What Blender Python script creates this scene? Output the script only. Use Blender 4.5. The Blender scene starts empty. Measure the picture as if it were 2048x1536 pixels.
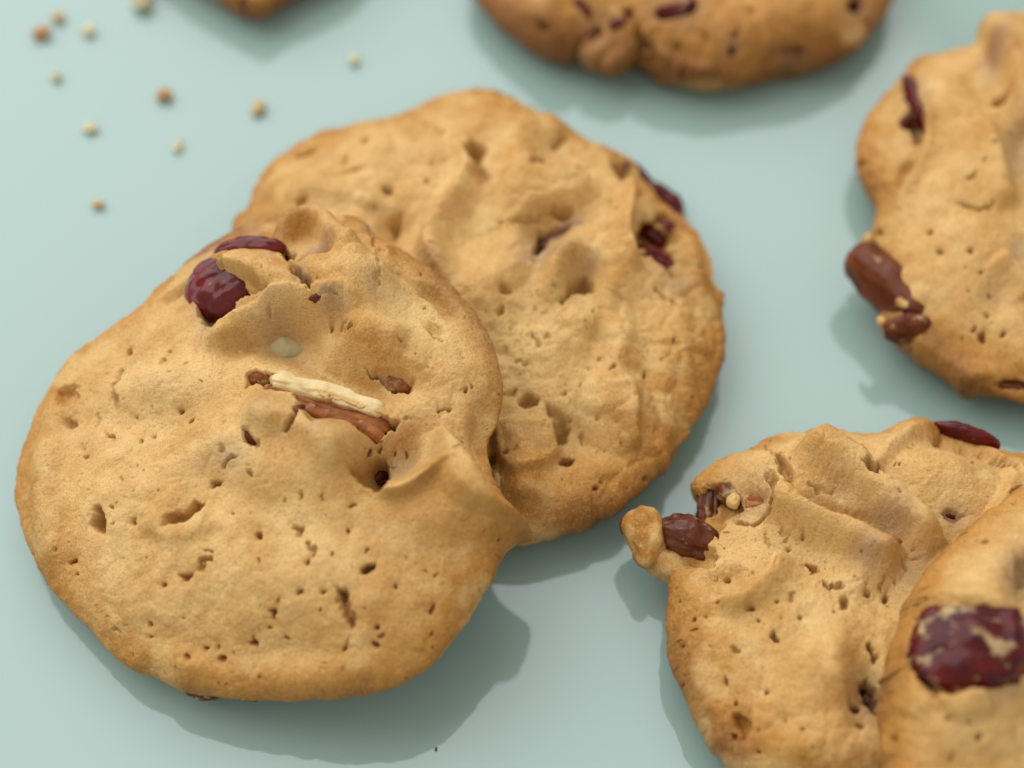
import bpy, math, time
import numpy as np
from mathutils import Vector
T0 = time.time()
TILT_F, TILT_C = 15.0, 18.0
SOFT = 1.95
R = math.radians
sc = bpy.context.scene
col = sc.collection

# ------------------------------------------------------------------ camera
PITCH = R(57.0)
DIST = 0.322
LENS, SENSOR = 70.0, 36.0
TGT = np.array([0.0, 0.0, 0.006])
CAM = TGT + DIST * np.array([0.0, -math.cos(PITCH), math.sin(PITCH)])
cam_d = bpy.data.cameras.new('camera')
cam_d.lens = LENS
cam_d.sensor_width = SENSOR
cam_d.clip_start = 0.01
cam_d.clip_end = 50.0
cam = bpy.data.objects.new('camera', cam_d)
cam.location = CAM
cam.rotation_euler = (math.pi / 2 - PITCH, 0, 0)
col.objects.link(cam)
sc.camera = cam
cam_d.dof.use_dof = True
cam_d.dof.focus_distance = 0.299
cam_d.dof.aperture_fstop = 7.0

# ------------------------------------------------------------------ room light and window
world = bpy.data.worlds.new('World')
sc.world = world
world.use_nodes = True
bg = world.node_tree.nodes['Background']
bg.inputs[0].default_value = (0.98, 0.97, 0.94, 1)
bg.inputs[1].default_value = 0.80


def area(name, direction, dist, sx, sy, radiance, color):
    ld = bpy.data.lights.new(name, 'AREA')
    ld.shape = 'RECTANGLE'
    ld.size, ld.size_y = sx, sy
    ld.energy = radiance * sx * sy * math.pi
    ld.color = color
    lo = bpy.data.objects.new(name, ld)
    d = Vector(direction).normalized()
    lo.location = d * dist
    lo.rotation_euler = d.to_track_quat('Z', 'Y').to_euler()
    col.objects.link(lo)
    return lo


area('window_light', (-0.58, 0.70, 1.0), 1.3, 2.1, 1.6, 2.45, (0.95, 0.985, 1.04))

sc.view_settings.view_transform = 'Standard'
sc.view_settings.look = 'None'
sc.view_settings.exposure = 0.0
sc.view_settings.gamma = 1.0

# ------------------------------------------------------------------ projection helpers (mm <-> photo pixels)
F = 2048.0 * LENS / SENSOR
AX = np.array([1.0, 0, 0])
AU = np.array([0.0, math.sin(PITCH), math.cos(PITCH)])
AF = np.array([0.0, math.cos(PITCH), -math.sin(PITCH)])
CMM = CAM * 1000.0


def project(P):
    d = P - CMM
    z = d @ AF
    return np.stack([1024 + F * (d @ AX) / z, 768 - F * (d @ AU) / z], -1), z


def ray(px):
    px = np.asarray(px, float)
    d = AF + ((px[..., 0] - 1024) / F)[..., None] * AX - ((px[..., 1] - 768) / F)[..., None] * AU
    return d


def to_plane(px, O, n):
    d = ray(px)
    t = ((O - CMM) @ n) / (d @ n)
    return CMM + d * t[..., None]


# ------------------------------------------------------------------ noise
def _hash(ix, iy, iz, seed):
    h = (ix * 374761393 + iy * 668265263 + iz * 2147483647 + seed * 1274126177) & 0xFFFFFFFF
    h = ((h ^ (h >> 13)) * 1274126177) & 0xFFFFFFFF
    h = ((h ^ (h >> 15)) * 2246822519) & 0xFFFFFFFF
    return ((h ^ (h >> 16)) & 0xFFFF).astype(np.float32) / 32767.5 - 1.0


def vnoise(P, scale, seed=0):
    Q = (P / scale).astype(np.float64) + 1000.37 + seed * 17.13
    I = np.floor(Q).astype(np.int64)
    f = (Q - I).astype(np.float32)
    f = f * f * f * (f * (f * 6 - 15) + 10)
    x, y, z = I[:, 0], I[:, 1], I[:, 2]
    fx, fy, fz = f[:, 0], f[:, 1], f[:, 2]
    def L(a, b, t): return a + (b - a) * t
    c = [_hash(x + i, y + j, z + k, seed) for k in (0, 1) for j in (0, 1) for i in (0, 1)]
    return L(L(L(c[0], c[1], fx), L(c[2], c[3], fx), fy), L(L(c[4], c[5], fx), L(c[6], c[7], fx), fy), fz)


def fbm(P, scale, octv=3, seed=0, gain=0.5):
    s, a = 0, 1.0
    for o in range(octv):
        s = s + a * vnoise(P, scale / 2.03 ** o, seed + o * 7)
        a *= gain
    return s


def pillow(Q, scale, seed):
    """rounded clods of dough with creases between them (2D cells), 0 in the creases to 1 on the clods"""
    w = np.stack([vnoise(Q, scale * 0.55, seed + 1), vnoise(Q, scale * 0.55, seed + 2)], -1) * scale * 0.28
    p = (Q[:, :2] + w) / scale + 500.0
    I = np.floor(p).astype(np.int64)
    f1 = np.full(len(p), 9.0)
    f2 = np.full(len(p), 9.0)
    zero = np.zeros(len(p), np.int64)
    for i in (-1, 0, 1):
        for j in (-1, 0, 1):
            cx, cy = I[:, 0] + i, I[:, 1] + j
            d = np.hypot(cx + 0.5 + 0.42 * _hash(cx, cy, zero, seed) - p[:, 0], cy + 0.5 + 0.42 * _hash(cx, cy, zero + 7, seed) - p[:, 1])
            n1 = np.minimum(f1, d)
            f2 = np.minimum(f2, np.maximum(f1, d))
            f1 = n1
    return np.sqrt(np.clip((f2 - f1) * 1.6, 0, 1))


def sstep(x):
    x = np.clip(x, 0, 1)
    return x * x * (3 - 2 * x)


def catmull(pts, per=8, closed=True):
    p = np.asarray(pts, float)
    n = len(p)
    out = []
    rng = range(n) if closed else range(n - 1)
    for i in rng:
        if closed:
            a, b, c, d = p[(i - 1) % n], p[i], p[(i + 1) % n], p[(i + 2) % n]
        else:
            a, b, c, d = p[max(i - 1, 0)], p[i], p[i + 1], p[min(i + 2, n - 1)]
        for k in range(per):
            t = k / per
            out.append(0.5 * (2 * b + (c - a) * t + (2 * a - 5 * b + 4 * c - d) * t * t + (3 * b - a - 3 * c + d) * t ** 3))
    if not closed:
        out.append(p[-1])
    return np.array(out)


def polyline_dist(q, pts):
    """distance, signed side (+ left of travel), arc fraction"""
    best = np.full(len(q), 1e9)
    side = np.zeros(len(q))
    frac = np.zeros(len(q))
    seg = np.diff(pts, axis=0)
    ln = np.hypot(seg[:, 0], seg[:, 1]) + 1e-9
    cum = np.concatenate([[0], np.cumsum(ln)])
    for i in range(len(seg)):
        d = q - pts[i]
        t = np.clip((d @ seg[i]) / ln[i] ** 2, 0, 1)
        e = d - t[:, None] * seg[i]
        dd = np.hypot(e[:, 0], e[:, 1])
        m = dd < best
        best[m] = dd[m]
        side[m] = np.sign(seg[i][0] * d[m, 1] - seg[i][1] * d[m, 0])
        frac[m] = (cum[i] + t[m] * ln[i]) / cum[-1]
    return best, side, frac, cum[-1]


def poly_sdf(q, pts):
    n = len(pts)
    best = np.full(len(q), 1e9)
    inside = np.zeros(len(q), bool)
    for i in range(n):
        a, b = pts[i], pts[(i + 1) % n]
        s = b - a
        d = q - a
        t = np.clip((d @ s) / (s @ s + 1e-12), 0, 1)
        e = d - t[:, None] * s
        best = np.minimum(best, np.hypot(e[:, 0], e[:, 1]))
        c = (a[1] > q[:, 1]) != (b[1] > q[:, 1])
        xi = (b[0] - a[0]) * (q[:, 1] - a[1]) / (b[1] - a[1] + 1e-12) + a[0]
        inside ^= c & (q[:, 0] < xi)
    return np.where(inside, -best, best)


# ------------------------------------------------------------------ materials
def new_mat(name):
    m = bpy.data.materials.new(name)
    m.use_nodes = True
    nt = m.node_tree
    return m, nt, nt.nodes['Principled BSDF']


def N(nt, t, **kw):
    n = nt.nodes.new(t)
    for k, v in kw.items():
        setattr(n, k, v)
    return n


def noise_node(nt, scale, detail=3, rough=0.55, vec=None):
    n = N(nt, 'ShaderNodeTexNoise')
    n.inputs['Scale'].default_value = scale
    n.inputs['Detail'].default_value = detail
    n.inputs['Roughness'].default_value = rough
    if vec is not None:
        nt.links.new(vec, n.inputs['Vector'])
    return n


def mixc(nt, fac, a, b, mode='MIX'):
    n = N(nt, 'ShaderNodeMix', data_type='RGBA', blend_type=mode)
    for s, v in ((n.inputs[0], fac), (n.inputs[6], a), (n.inputs[7], b)):
        if hasattr(v, 'is_linked') or hasattr(v, 'links'):
            nt.links.new(v, s)
        else:
            s.default_value = v if not isinstance(v, tuple) else (*v, 1)
    return n.outputs[2]


def ramp(nt, src, lo, hi, a=0.0, b=1.0):
    n = N(nt, 'ShaderNodeMapRange')
    n.inputs['From Min'].default_value = lo
    n.inputs['From Max'].default_value = hi
    n.inputs['To Min'].default_value = a
    n.inputs['To Max'].default_value = b
    nt.links.new(src, n.inputs['Value'])
    return n.outputs[0]


def math_n(nt, op, a, b):
    n = N(nt, 'ShaderNodeMath', operation=op)
    for s, v in ((n.inputs[0], a), (n.inputs[1], b)):
        if isinstance(v, (int, float)):
            s.default_value = v
        else:
            nt.links.new(v, s)
    return n.outputs[0]


def bump(nt, bsdf, h, dist, strength=1.0, prev=None):
    n = N(nt, 'ShaderNodeBump')
    n.inputs['Distance'].default_value = dist
    n.inputs['Strength'].default_value = strength
    nt.links.new(h, n.inputs['Height'])
    if prev is not None:
        nt.links.new(prev, n.inputs['Normal'])
    nt.links.new(n.outputs[0], bsdf.inputs['Normal'])
    return n.outputs[0]


def make_dough():
    m, nt, b = new_mat('baked_dough')
    tc = N(nt, 'ShaderNodeTexCoord').outputs['Object']
    att = lambda s: N(nt, 'ShaderNodeAttribute', attribute_name=s).outputs['Fac']
    brown, stain, pale = att('brown'), att('stain'), att('pale')
    n1 = noise_node(nt, 420, 4, 0.6, tc)
    n2 = noise_node(nt, 1900, 5, 0.68, tc)
    n3 = noise_node(nt, 140, 3, 0.5, tc)
    c = mixc(nt, ramp(nt, n3.outputs['Fac'], 0.36, 0.64), (0.540, 0.306, 0.096), (0.650, 0.405, 0.155))
    br = math_n(nt, 'ADD', brown, ramp(nt, n1.outputs['Fac'], 0.3, 0.7, -0.24, 0.24))
    c = mixc(nt, ramp(nt, br, 0.05, 0.95), c, (0.430, 0.190, 0.032))
    c = mixc(nt, ramp(nt, br, 0.9, 2.0), c, (0.200, 0.066, 0.012))
    c = mixc(nt, pale, c, (0.670, 0.460, 0.180))
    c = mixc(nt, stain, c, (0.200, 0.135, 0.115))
    # speckle: crumb grains
    c = mixc(nt, ramp(nt, n2.outputs['Fac'], 0.30, 0.47, 0.55, 0.0), c, (0.32, 0.145, 0.030))
    c = mixc(nt, ramp(nt, n2.outputs['Fac'], 0.56, 0.70, 0.0, 0.40), c, (0.66, 0.46, 0.18))
    n5 = noise_node(nt, 4200, 3, 0.6, tc)
    c = mixc(nt, ramp(nt, n5.outputs['Fac'], 0.32, 0.47, 0.45, 0.0), c, (0.32, 0.15, 0.032))
    c = mixc(nt, ramp(nt, n5.outputs['Fac'], 0.55, 0.68, 0.0, 0.35), c, (0.70, 0.51, 0.23))
    nt.links.new(c, b.inputs['Base Color'])
    b.inputs['Roughness'].default_value = 0.50
    b.inputs['Specular IOR Level'].default_value = 0.20
    b.inputs['Subsurface Weight'].default_value = 0.1
    b.inputs['Subsurface Radius'].default_value = (1.0, 0.55, 0.25)
    b.inputs['Subsurface Scale'].default_value = 0.0014
    v = N(nt, 'ShaderNodeTexVoronoi')
    v.inputs['Scale'].default_value = 1900
    nt.links.new(tc, v.inputs['Vector'])
    h = math_n(nt, 'ADD', n2.outputs['Fac'], math_n(nt, 'MULTIPLY', v.outputs['Distance'], 0.5))
    p = bump(nt, b, h, 0.00020, 0.7)
    n4 = noise_node(nt, 5200, 2, 0.5, tc)
    bump(nt, b, n4.outputs['Fac'], 0.00010, 0.9, p)
    return m


def make_fruit(name, c1, c2, c3, rough, coat, crumb):
    """wrinkled dried fruit, two skin colours and clinging dough flour"""
    m, nt, b = new_mat(name)
    tc = N(nt, 'ShaderNodeTexCoord').outputs['Object']
    n1 = noise_node(nt, 260, 3, 0.5, tc)
    n2 = noise_node(nt, 700, 4, 0.6, tc)
    c = mixc(nt, ramp(nt, n1.outputs['Fac'], 0.32, 0.72), c1, c2)
    c = mixc(nt, ramp(nt, n2.outputs['Fac'], 0.50, 0.85), c, c3)
    n3 = noise_node(nt, 300, 5, 0.65, tc)
    mask = ramp(nt, n3.outputs['Fac'], crumb, crumb + 0.11)
    c = mixc(nt, mask, c, (0.42, 0.29, 0.14))
    nt.links.new(c, b.inputs['Base Color'])
    nt.links.new(math_n(nt, 'ADD', ramp(nt, mask, 0, 1, 0.0, 0.35), rough), b.inputs['Roughness'])
    nt.links.new(ramp(nt, mask, 0, 1, coat, 0.0), b.inputs['Coat Weight'])
    b.inputs['Coat Roughness'].default_value = 0.06
    b.inputs['Specular IOR Level'].default_value = 0.12
    b.inputs['Subsurface Weight'].default_value = 0.1
    b.inputs['Subsurface Radius'].default_value = (1.0, 0.2, 0.1)
    b.inputs['Subsurface Scale'].default_value = 0.0012
    h = math_n(nt, 'ADD', n2.outputs['Fac'], math_n(nt, 'MULTIPLY', mask, 0.6))
    bump(nt, b, h, 0.0002, 0.6)
    return m


def make_nut(name, c1, c2, rough, sc1=300):
    m, nt, b = new_mat(name)
    tc = N(nt, 'ShaderNodeTexCoord').outputs['Object']
    n1 = noise_node(nt, sc1, 4, 0.6, tc)
    n2 = noise_node(nt, 1600, 3, 0.6, tc)
    c = mixc(nt, ramp(nt, n1.outputs['Fac'], 0.35, 0.65), c1, c2)
    nt.links.new(c, b.inputs['Base Color'])
    b.inputs['Roughness'].default_value = rough
    b.inputs['Specular IOR Level'].default_value = 0.22
    b.inputs['Subsurface Weight'].default_value = 0.08
    b.inputs['Subsurface Scale'].default_value = 0.001
    bump(nt, b, n2.outputs['Fac'], 0.0003, 0.6)
    return m


def make_table():
    m, nt, b = new_mat('mint_glass')
    tc = N(nt, 'ShaderNodeTexCoord').outputs['Object']
    n1 = noise_node(nt, 9, 2, 0.5, tc)
    c = mixc(nt, ramp(nt, n1.outputs['Fac'], 0.3, 0.7), (0.264, 0.366, 0.323), (0.272, 0.374, 0.331))
    nt.links.new(c, b.inputs['Base Color'])
    b.inputs['Roughness'].default_value = 0.03
    b.inputs['IOR'].default_value = 1.52
    return m


DOUGH = make_dough()
CRAN = make_fruit('cranberry_skin', (0.060, 0.002, 0.002), (0.145, 0.005, 0.003), (0.022, 0.001, 0.002), 0.18, 0.38, 0.68)
CRANC = make_fruit('cranberry_skin_floury', (0.040, 0.002, 0.003), (0.115, 0.005, 0.003), (0.016, 0.002, 0.003), 0.24, 0.20, 0.55)
RAISIN = make_fruit('raisin_skin', (0.070, 0.016, 0.007), (0.170, 0.045, 0.012), (0.024, 0.008, 0.008), 0.30, 0.22, 0.57)
ORANGE = make_fruit('raisin_flesh', (0.26, 0.075, 0.016), (0.36, 0.14, 0.03), (0.14, 0.028, 0.01), 0.4, 0.3, 0.63)
SKIN = make_fruit('pecan_skin', (0.200, 0.058, 0.014), (0.360, 0.130, 0.038), (0.130, 0.034, 0.010), 0.42, 0.0, 0.55)
SKIND = make_fruit('pecan_skin_dark', (0.085, 0.018, 0.006), (0.190, 0.050, 0.012), (0.055, 0.012, 0.005), 0.34, 0.1, 0.60)
WAXY = make_nut('pecan_smeared', (0.36, 0.30, 0.15), (0.46, 0.37, 0.18), 0.4)
FLESH = make_nut('pecan_flesh', (0.56, 0.39, 0.16), (0.70, 0.54, 0.28), 0.5)
TABLE = make_table()


def crumb_mat(name, c):
    return make_nut(name, c, tuple(v * 1.2 for v in c), 0.6, 900)


CR = {'brown': crumb_mat('crumb_brown', (0.42, 0.21, 0.065)), 'tan': crumb_mat('crumb_tan', (0.52, 0.36, 0.15)),
      'pale': crumb_mat('crumb_pale', (0.58, 0.52, 0.30)), 'dark': crumb_mat('crumb_dark', (0.10, 0.05, 0.03))}


# ------------------------------------------------------------------ object helpers
def link_mesh(name, V, Fc, mat, parent=None, attrs=None, origin=None):
    me = bpy.data.meshes.new(name)
    V = np.asarray(V, np.float32)
    Fc = np.asarray(Fc, np.int32)
    o0 = np.zeros(3) if origin is None else origin
    V = (V - np.asarray(o0, np.float32)) / 1000.0
    me.vertices.add(len(V))
    me.vertices.foreach_set('co', V.ravel())
    k = Fc.shape[1]
    me.loops.add(Fc.size)
    me.loops.foreach_set('vertex_index', Fc.ravel())
    me.polygons.add(len(Fc))
    me.polygons.foreach_set('loop_start', np.arange(0, Fc.size, k, dtype=np.int32))
    me.polygons.foreach_set('loop_total', np.full(len(Fc), k, np.int32))
    me.polygons.foreach_set('use_smooth', np.ones(len(Fc), bool))
    me.update(calc_edges=True)
    me.validate()
    for k_, a in (attrs or {}).items():
        at = me.attributes.new(k_, 'FLOAT', 'POINT')
        at.data.foreach_set('value', a.astype(np.float32))
    me.materials.append(mat)
    o = bpy.data.objects.new(name, me)
    col.objects.link(o)
    if parent is not None:
        o.parent = parent
    return o


def tag(o, label=None, cat=None, group=None, kind=None):
    for k, v in (('label', label), ('category', cat), ('group', group), ('kind', kind)):
        if v:
            o[k] = v


def sphere(nu, nv):
    """unit sphere with quads (poles tiny)"""
    th = np.linspace(0.02, math.pi - 0.02, nv)
    ph = np.linspace(0, 2 * math.pi, nu, endpoint=False)
    t, p = np.meshgrid(th, ph, indexing='ij')
    V = np.stack([np.sin(t) * np.cos(p), np.sin(t) * np.sin(p), np.cos(t)], -1).reshape(-1, 3)
    V = np.vstack([V, [[0, 0, 1]], [[0, 0, -1]]])
    Fc = []
    for i in range(nv - 1):
        for j in range(nu):
            j2 = (j + 1) % nu
            Fc.append((i * nu + j, (i + 1) * nu + j, (i + 1) * nu + j2, i * nu + j2))
    a, b = nv * nu, nv * nu + 1
    e = (nv - 1) * nu
    for j in range(0, nu, 2):
        j1, j2 = (j + 1) % nu, (j + 2) % nu
        Fc.append((a, j, j1, j2))
        Fc.append((b, e + j2, e + j1, e + j))
    return V, np.array(Fc)


SPH = sphere(56, 36)
SPHL = sphere(20, 12)


def pebble(r, seed, rough=0.12, wrinkle=0.0, square=0.0, sph=None, flat=0.0):
    V, Fc = sph or SPH
    V = V.copy()
    if square:
        k = np.max(np.abs(V), axis=1)
        V = V * (1 + square * (1 / k - 1))[:, None]
    r = np.array(r, float)
    rm = r.min()
    Q = V * r
    d = rough * fbm(Q, rm * 1.3, 3, seed)
    if wrinkle:
        w = 1 - np.abs(vnoise(Q * np.array([0.22, 1, 1]), rm * 0.6, seed + 3))
        d = d - wrinkle * w ** 3
        w = 1 - np.abs(vnoise(Q * np.array([0.25, 1, 1]), rm * 0.3, seed + 5))
        d = d - wrinkle * 0.4 * w ** 3
    Q = Q + V * (d * rm)[:, None]
    if flat:
        Q[:, 2] = np.maximum(Q[:, 2], -r[2] * flat)
    return Q, Fc


# ------------------------------------------------------------------ the cookie builder
class Cookie:
    def __init__(self, label, outline, H, ze, n, tilt=0.0, tilt_dir=0.0, lift=0.0, seed=1, rough=1.0, brown=0.0,
                 dome=(2.2, 0.60), feats=(), pits=150, warm=1.0, pitsize=1.0, corr=None, relief_by=1.0, clods=0.5):
        self.seed = seed
        tri = math.radians(tilt)
        a = math.radians(tilt_dir)                  # direction (in plan) that is raised
        up = np.array([math.cos(a), math.sin(a), 0.0])
        nrm = np.array([-up[0] * math.sin(tri), -up[1] * math.sin(tri), math.cos(tri)])
        self.n = nrm
        out = catmull(outline, 10)
        cpx = out.mean(0)
        c0 = to_plane(cpx[None], np.array([0, 0, ze + lift]), np.array([0, 0, 1.0]))[0]
        O = np.array([c0[0], c0[1], lift])
        # local frame
        ex = np.array([1.0, 0, 0]) - nrm * nrm[0]
        ex /= np.linalg.norm(ex)
        ey = np.cross(nrm, ex)
        self.O, self.ex, self.ey = O, ex, ey
        P = to_plane(out, O + nrm * ze, nrm)
        uv = np.stack([(P - O) @ ex, (P - O) @ ey], -1)
        c = uv.mean(0)
        O = O + ex * c[0] + ey * c[1]
        self.O = O
        uv = uv - c
        K = 720
        phi = np.linspace(-math.pi, math.pi, K, endpoint=False)

        def radial(pts):
            an = np.arctan2(pts[:, 1], pts[:, 0])
            rr = np.hypot(pts[:, 0], pts[:, 1])
            o = np.argsort(an)
            return np.interp(phi, an[o], rr[o], period=2 * math.pi)
        rad = radial(uv)
        # target silhouette
        pc, _ = project((O + nrm * ze)[None])
        self.cpx = pc[0]
        tpx = out - pc[0]
        trad = radial(tpx)
        self.rm = rm = rad.mean()
        # profile resampled by arc length
        s = np.sin(np.linspace(0, math.pi / 2, 400))
        zt = ze + (H - ze) * np.clip(1 - s ** dome[0], 0, 1) ** dome[1]
        s2 = np.cos(np.linspace(0, math.pi / 2, 200)[1:])
        s2 = 1 - (1 - s2) * 0.30
        q = (1 - s2) / 0.30
        zb = ze * (1 - np.sqrt(np.clip(1 - (1 - q) ** 2, 0, 1))) if False else ze * (1 - np.clip(1 - (1 - q) ** 2.2, 0, 1) ** 0.5)
        S = np.concatenate([s, s2])
        Z = np.concatenate([zt, zb])
        arc = np.concatenate([[0], np.cumsum(np.hypot(np.diff(S) * rm, np.diff(Z)))])

        def grid(nn, rad):
            rs = gauss_circ(rad, 26)
            rs2 = gauss_circ(rad, 7)
            half = nn // 2
            t = np.linspace(0, arc[-1], half + 1)
            ps, pz = np.interp(t, arc, S), np.interp(t, arc, Z)
            g = np.arange(-half, half + 1)
            A, B = np.meshgrid(g, g, indexing='ij')
            ring = np.maximum(abs(A), abs(B))
            with np.errstate(all='ignore'):
                ph = np.where(abs(A) >= abs(B), np.where(A >= 0, 0, math.pi) + math.pi / 4 * np.where(A == 0, 0, B / np.where(A == 0, 1, A)),
                              np.where(B >= 0, math.pi / 2, -math.pi / 2) - math.pi / 4 * np.where(B == 0, 0, A / np.where(B == 0, 1, B)))
            ph = (ph + math.pi) % (2 * math.pi) - math.pi
            sv, zv = ps[ring], pz[ring]
            fr = lambda arr: np.interp(ph.ravel(), phi, arr, period=2 * math.pi).reshape(ph.shape)
            w = sv ** 5
            rr = (fr(rs) * (1 - w) + fr(rs2) * w)
            rr = rr * (1 - sv ** 14) + fr(rad) * sv ** 14
            u, v = sv * rr * np.cos(ph), sv * rr * np.sin(ph)
            return u, v, zv, sv, ring, ph

        def gauss_circ(a, sg):
            k = np.arange(-3 * sg, 3 * sg + 1)
            g = np.exp(-(k / sg) ** 2 / 2)
            g /= g.sum()
            return np.convolve(np.concatenate([a[-3 * sg:], a, a[:3 * sg]]), g, 'valid')

        for it in range(7):
            u, v, w_, sv, ring, ph = grid(110, rad)
            P = self.world(u, v, w_).reshape(-1, 3)
            pp, _ = project(P)
            d = pp - self.cpx
            an = np.arctan2(-d[:, 1], d[:, 0])
            rr = np.hypot(d[:, 0], d[:, 1])
            bins = ((an + math.pi) / (2 * math.pi) * 180).astype(int) % 180
            order = np.argsort(rr)
            bm = np.zeros(180)
            bi = np.zeros(180, int)
            bm[bins[order]] = rr[order]
            bi[bins[order]] = order
            ac = an[bi]
            # target radius at that image angle (image y down -> flip)
            tt = np.interp(-ac, phi, trad, period=2 * math.pi)
            ratio = tt / np.maximum(bm, 1)
            pv = ph.ravel()[bi]
            o = np.argsort(pv)
            rat = gauss_circ(np.interp(phi, pv[o], ratio[o], period=2 * math.pi), 4)
            rad = rad * (1 + 0.85 * (rat - 1))
        if corr is not None:
            rad = rad * corr
        self.trad, self.phi = trad, phi
        self.fit = abs(ratio - 1).mean()

        u, v, w_, sv, ring, ph = grid(n, rad)
        self.shape = u.shape
        Pb = self.world(u, v, w_)
        nb = self.normals(Pb)
        self.uv = np.stack([u.ravel(), v.ravel()], -1)
        self.ring = ring
        P0 = Pb.reshape(-1, 3)
        N0 = nb.reshape(-1, 3)
        self.P0, self.N0 = P0, N0
        self.px0, self.z0 = project(P0)
        self.facing = ((CMM - P0) * N0).sum(1) > 0
        # weight that fades features on the underside
        hh = w_.ravel()
        low = (ring > np.argmax(S) / 1e9) & False
        rim_t = np.interp(0, [0], [0])
        ringfrac = ring.ravel() / (n // 2)
        rim_frac = arc[399] / arc[-1]
        self.under = sstep((ringfrac - rim_frac - 0.02) / (1 - rim_frac))
        wt = 1 - sstep((ringfrac - rim_frac) / (1 - rim_frac) * 1.2)
        Q = np.stack([u.ravel(), v.ravel(), hh], -1)          # local mm, for noise
        disp = np.zeros(len(Q))
        self.brown = np.zeros(len(Q))
        self.stain = np.zeros(len(Q))
        self.pale = np.zeros(len(Q))
        sd = seed * 31
        disp += rough * wt * (0.75 * vnoise(Q, 13, sd) + 0.42 * vnoise(Q, 6.1, sd + 1) + 0.20 * vnoise(Q, 2.9, sd + 2))
        relief = 0.5 * vnoise(Q, 13, sd) + 0.4 * vnoise(Q, 6.1, sd + 1)
        # outline wobble under the rim as well
        disp += 0.25 * vnoise(Q, 8, sd + 9)
        pil = 0.65 * pillow(Q, 9.0, sd + 70) + 0.35 * pillow(Q, 4.6, sd + 75)
        patch = 0.45 + 0.55 * sstep((vnoise(Q, 18, sd + 79) + 0.35) / 0.7)
        disp += clods * 1.5 * wt * patch * (pil - 0.6)
        # ---- sculpted relief
        self.warp = 0.38 * np.stack([vnoise(Q, 1.1, sd + 21), vnoise(Q, 1.1, sd + 22)], -1) \
            + 0.34 * np.stack([vnoise(Q, 0.55, sd + 23), vnoise(Q, 0.55, sd + 24)], -1)
        big = np.zeros(len(Q))
        roughmap = np.ones(len(Q))
        soft = [f for f in feats if f[0] in 'brfP']
        hard = [f for f in feats if f[0] in 'cephH']
        self.pxs = self.px0
        for _ in range(2 if soft else 1):          # second pass corrects for the relief's own parallax
            big = np.zeros(len(Q))
            for f in soft:
                big += SOFT * relief_by * self.feature(f) * wt
            self.Psoft = P0 + N0 * (disp + big)[:, None]
            self.pxs, _ = project(self.Psoft)
        disp += big
        for f in feats:
            if f[0] == 'S':
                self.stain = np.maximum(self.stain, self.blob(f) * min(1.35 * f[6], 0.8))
            elif f[0] == 'B':
                self.brown += self.blob(f) * f[6]
            elif f[0] == 'L':
                self.pale = np.maximum(self.pale, self.blob(f) * f[6])
            elif f[0] == 'R':
                roughmap += self.blob(f) * f[6]
        hole = np.zeros(len(Q))
        for f in hard:
            hole = np.maximum(hole, self.feature(f))
        # ---- random small pores
        rg = np.random.default_rng(seed)
        vis = np.nonzero((wt > 0.6) & self.facing)[0]
        pr = roughmap[vis] ** 2
        cen = rg.choice(vis, int(pits * 1.6), p=pr / pr.sum())
        wuv = self.uv + self.warp * 0.7
        for c in cen:
            r = rg.lognormal(-1.72, 0.50) * pitsize
            r = min(r, 0.7)
            a = rg.uniform(0, math.pi)
            e = rg.uniform(0.25, 0.95)
            d = wuv - wuv[c]
            m = np.nonzero((abs(d[:, 0]) < 2 * r) & (abs(d[:, 1]) < 2 * r))[0]
            dx = d[m, 0] * math.cos(a) + d[m, 1] * math.sin(a)
            dy = -d[m, 0] * math.sin(a) + d[m, 1] * math.cos(a)
            k = sstep((1 - np.sqrt(dx ** 2 + (dy / e) ** 2) / r) / 0.5)
            hole[m] = np.maximum(hole[m], k * min(2.6 * r, 1.1))
        # spongy crumb: worley-like ridged noise where the crumb is open
        g1 = vnoise(Q, 0.95, sd + 41)
        g2 = vnoise(Q, 0.47, sd + 42)
        g3 = vnoise(Q, 1.9, sd + 43)
        fine = rough * (0.13 * g1 + 0.09 * g2 + 0.16 * g3 * roughmap + 0.16 * (0.35 - np.abs(vnoise(Q, 3.4, sd + 44))))
        op = np.clip(roughmap - 1, 0, 2)
        fine += -op * 0.32 * sstep((g1 + 0.5 * g2 - 0.25) / 0.5) + op * 0.16 * g3
        hole *= wt
        disp2 = disp + fine * (0.4 + 0.6 * wt) - hole
        self.P = P0 + N0 * disp2[:, None]
        # ---- baking colour: rim and proud relief brown more, deep crumb stays pale
        rimb = sstep((ringfrac - rim_frac * 0.66) / (rim_frac * 0.42))
        self.brown += brown + warm * (1.05 * rimb + 0.75 * self.under) + 0.20 * np.clip(relief, -1, 1) + 0.09 * np.clip(big, -2, 3)
        self.brown += 0.40 * clods * (pil - 0.55) + 0.22 * fbm(Q, 6, 3, sd + 50) + 0.10
        self.pale = np.maximum(self.pale, 0.45 * sstep((fbm(Q, 7, 3, sd + 60) - 0.2) / 0.7))
        self.pale = np.maximum(self.pale, 0.35 * np.clip(op, 0, 1))
        self.hole = hole
        # ---- mesh, closed underneath
        nn = u.shape[0]
        idx = np.arange(nn * nn).reshape(nn, nn)
        Fq = np.stack([idx[:-1, :-1], idx[1:, :-1], idx[1:, 1:], idx[:-1, 1:]], -1).reshape(-1, 4)
        loop = np.concatenate([idx[0, :-1], idx[:-1, -1], idx[-1, :0:-1], idx[:0:-1, 0]])
        V = self.P
        bc = V[loop].mean(0)
        base = len(V)
        rings = []
        prev = loop
        extra = []
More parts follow.
